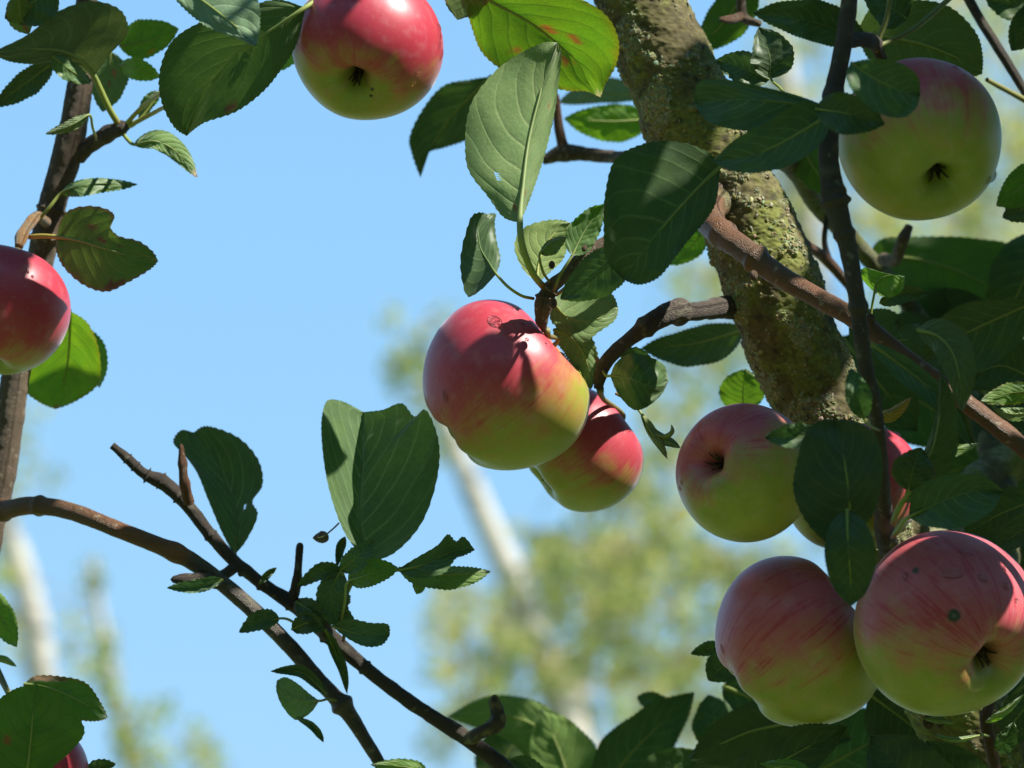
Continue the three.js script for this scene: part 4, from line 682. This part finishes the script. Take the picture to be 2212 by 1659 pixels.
// ------------------------------------------------------------------ crown of the apple tree outside the picture: leaves that shade what is seen
const crownLeaf = leafGeo({ f: 't', coarse: true, m: [[0, 0, 2], [0, -150, 1.99], [0, -310, 1.995]], l: 92, r: 92 });
crownLeaf.computeBoundingBox();
{ const b = at(0, 0, 2); crownLeaf.translate(-b.x, -b.y, -b.z); }
const shadeMat = leafMats[0].t;
function crownPlace(x, y, d, s, dir, face) {           // dir: where the tip points, face: where the blade faces
  const Y = dir.clone().normalize(), Z = face.clone().addScaledVector(Y, -face.dot(Y)).normalize(), X = new V().crossVectors(Y, Z);
  return new THREE.Matrix4().makeBasis(X, Y, Z).setPosition(at(x, y, d).sub(BASE)).multiply(new THREE.Matrix4().makeScale(s, s, s));
}
const crown = [];
// leaves between the sun and the places seen in shade, clear of the beams that reach the sunlit ones
lit.push([1610, 370, 2.045], [1660, 400, 2.045], [1720, 560, 2.045], [1760, 700, 2.045], [1810, 830, 2.045], [1830, 900, 2.045], [1540, 200, 2.045], [1520, 150, 2.045], [1440, 60, 2.045], [1690, 420, 2.045], [1700, 520, 2.045], [1750, 640, 2.045], [1790, 760, 2.045], [1500, 120, 2.045], [1470, 40, 2.045], [1560, 500, 1.97], [1650, 560, 1.95], [2070, 850, 1.92], [1050, 300, 1.97], [1110, 400, 1.96], [1120, 200, 1.98], [1170, 300, 1.97], [1180, 520, 2.0], [1250, 700, 1.96], [1880, 600, 1.945], [1930, 610, 1.942], [1945, 940, 1.985], [1950, 1050, 2.04], [1945, 1150, 2.04], [45, 500, 2.05], [1330, 900, 2.03], [1210, 860, 1.97], [1180, 900, 1.97],
  [380, 340, 2.08], [170, 200, 2.08], [40, 880, 2.09], [200, 1115, 2.05], [300, 1160, 2.04], [720, 930, 2.055], [745, 1000, 2.055], [750, 900, 2.06], [1150, 1580, 2.33], [1200, 1640, 2.31], [1100, 1600, 2.34], [630, 1500, 2.04], [680, 1490, 2.04], [770, 1590, 2.04], [450, 20, 1.885], [500, 30, 1.88], [400, 0, 1.9], [1850, 1480, 2.4], [2190, 1600, 2.03]);
shaded.push([1850, 640, 1.85], [1830, 520, 1.85], [1870, 780, 1.86], [1800, 300, 1.86], [600, 1270, 2.05], [800, 1450, 2.05], [950, 1560, 2.05], [540, 1310, 2.05], [1450, 676, 2.0], [1350, 740, 2.0], [2150, 1020, 2.17], [1900, 1000, 1.88], [1560, 290, 2.0], [1530, 250, 2.0]);
const E1 = new V().crossVectors(SUN, RIGHT).normalize(), E2 = new V().crossVectors(SUN, E1);
const flat = (p) => { const q = at(...p); return [q.dot(E1), q.dot(E2)]; };
const litFlat = lit.map(flat), discs = [];
for (const t of shaded) {
  const f = flat(t);
  if (discs.some((e) => Math.hypot(e[0] - f[0], e[1] - f[1]) < 0.012)) continue;
  for (let k = 0; k < 60; k++) {
    const c = [f[0] + rr(-0.014, 0.014), f[1] + rr(-0.014, 0.014)];
    if (litFlat.some((e) => Math.hypot(e[0] - c[0], e[1] - c[1]) < 0.028)) continue;
    let s = 0.12, p, X, Y, dd;
    for (; s < 1.5; s += 0.04) {
      p = at(...t).addScaledVector(SUN, s).addScaledVector(E1, c[0] - f[0]).addScaledVector(E2, c[1] - f[1]);
      const rel = p.clone().sub(camera.position); dd = rel.dot(FWD); X = rel.dot(RIGHT) / (K * dd) + 1106; Y = 829.5 - rel.dot(UP) / (K * dd);
      if (X < -260 || X > 2470 || Y < -270) break;
    }
    const more = rr(0, 0.22); p.addScaledVector(SUN, more);
    const tip = E1.clone().multiplyScalar(rr(-1, 1)).addScaledVector(E2, rr(-1, 1)).addScaledVector(SUN, rr(-0.5, 0.3)).normalize(), face = SUN.clone().add(new V(rr(-0.4, 0.4), rr(-0.3, 0.3), rr(-0.4, 0.4)));
    const Z = face.addScaledVector(tip, -face.dot(tip)).normalize(), Xv = new V().crossVectors(tip, Z), sc = rr(0.9, 1.1);
    crown.push(new THREE.Matrix4().makeBasis(Xv.multiplyScalar(sc), tip.clone().multiplyScalar(sc), Z.multiplyScalar(sc)).setPosition(p.sub(BASE).addScaledVector(tip, -0.03 * sc)));
    discs.push(c); break;
  }
}
const inPicture = (x, y) => x > -330 && x < 2542 && y > -330 && y < 1990;
for (let i = 0; i < 9000; i++) {
  const x = rr(-2600, 5600), y = rr(-5200, 2200), d = rr(0.9, 3.3);
  if (inPicture(x, y)) continue;
  if (x < 1500 && y > -200) { if (rnd() > 0.25 || y > 900) continue; }
  if (d < 1.5 && y > -700) continue;
  if (d < 1.75 && rnd() < 0.65) continue;
  if (fbm(x * 0.0011, y * 0.0011, d * 2.2, 2) < -0.06) continue;        // boughs with gaps between them
  const fp = flat([x, y, d]); if (litFlat.some((e) => Math.hypot(e[0] - fp[0], e[1] - fp[1]) < 0.031)) continue;
  crown.push(crownPlace(x, y, d, rr(0.8, 1.2), new V(rr(-1, 1), rr(-1.2, 0.3), rr(-1, 1)), new V(rr(-0.8, 0.8), 1, rr(-0.8, 0.8))));
}
// boughs that carry the leaves outside the picture
for (const q of [[[1308, -200, 2.09, 92], [1230, -520, 2.1, 80], [1120, -1100, 2.12, 62], [900, -2000, 2.1, 44], [700, -3200, 2.05, 24], [620, -4300, 2.0, 8]], [[1240, -480, 2.1, 40], [1500, -1000, 2.0, 34], [2000, -1900, 1.9, 26], [2500, -3000, 1.8, 14], [2700, -4000, 1.75, 6]], [[2740, 580, 2.25, 26], [3100, -100, 2.2, 24], [3500, -1200, 2.15, 20], [3700, -2400, 2.1, 12], [3800, -3300, 2.05, 5]], [[3080, -60, 2.2, 18], [3500, 100, 2.3, 15], [4200, -200, 2.4, 10], [5000, -400, 2.45, 5]], [[1850, -150, 1.88, 16], [1950, -500, 1.86, 14], [2200, -1100, 1.75, 11], [2300, -1900, 1.6, 6]], [[1160, -900, 2.12, 34], [700, -1400, 2.2, 26], [0, -2000, 2.3, 16], [-800, -2400, 2.35, 6]], [[215, -250, 2.10, 20], [260, -700, 2.05, 16], [150, -1400, 2.0, 11], [200, -2100, 1.9, 5]], [[1270, -380, 2.1, 20], [1130, -300, 2.06, 14], [985, -170, 2.035, 10], [905, -132, 2.03, 9], [745, -45, 2.03, 6]], [[2400, 1150, 1.91, 14], [2700, 1300, 1.9, 10], [3100, 1250, 1.9, 5]]])
  branch('branch', q, { step: 0.004, nv: 16, rough: 0.08, color: greyBark });
const inst = new THREE.InstancedMesh(crownLeaf, shadeMat, crown.length);
crown.forEach((m, i) => inst.setMatrixAt(i, m));
inst.name = 'crown'; inst.castShadow = inst.receiveShadow = true; inst.userData.kind = 'stuff'; tree.add(inst);


// ------------------------------------------------------------------ dense trees round the garden, behind and beside the viewer
{
  const pos = [], col = [], tri = [];
  for (let i = 0; i < 16000; i++) {
    const a = rr(-0.35, Math.PI + 0.35), r = rr(8, 11), h = Math.pow(rnd(), 0.8) * (6.2 + 1.6 * Math.sin(a * 7) + 1.1 * Math.sin(a * 17));
    const p = new V(Math.cos(a) * r, h, Math.sin(a) * r), L = rr(0.25, 0.5), u = new V(rr(-1, 1), rr(-1, 0.4), rr(-1, 1)).normalize().multiplyScalar(L), w = new V(rr(-1, 1), rr(-1, 1), rr(-1, 1)).cross(u).normalize().multiplyScalar(L * 0.5), c = mix3([0.045, 0.08, 0.02], [0.08, 0.12, 0.03], rnd()), b = pos.length / 3;
    for (const q of [p, p.clone().addScaledVector(u, 0.4).add(w), p.clone().add(u), p.clone().addScaledVector(u, 0.4).sub(w)]) { pos.push(q.x, q.y, q.z); col.push(...c); }
    tri.push(b, b + 1, b + 2, b, b + 2, b + 3);
  }
  const g = new THREE.BufferGeometry(); g.setAttribute('position', new THREE.Float32BufferAttribute(pos, 3)); g.setAttribute('color', new THREE.Float32BufferAttribute(col, 3)); g.setIndex(tri); g.computeVertexNormals();
  const woods = mesh('woods', g, new THREE.MeshStandardMaterial({ vertexColors: true, roughness: 0.95, side: THREE.DoubleSide }), scene);
  woods.userData = { kind: 'stuff', label: 'dense green trees closing the garden on the side of the viewer', category: 'woods' };
}
renderer.render(scene, camera);
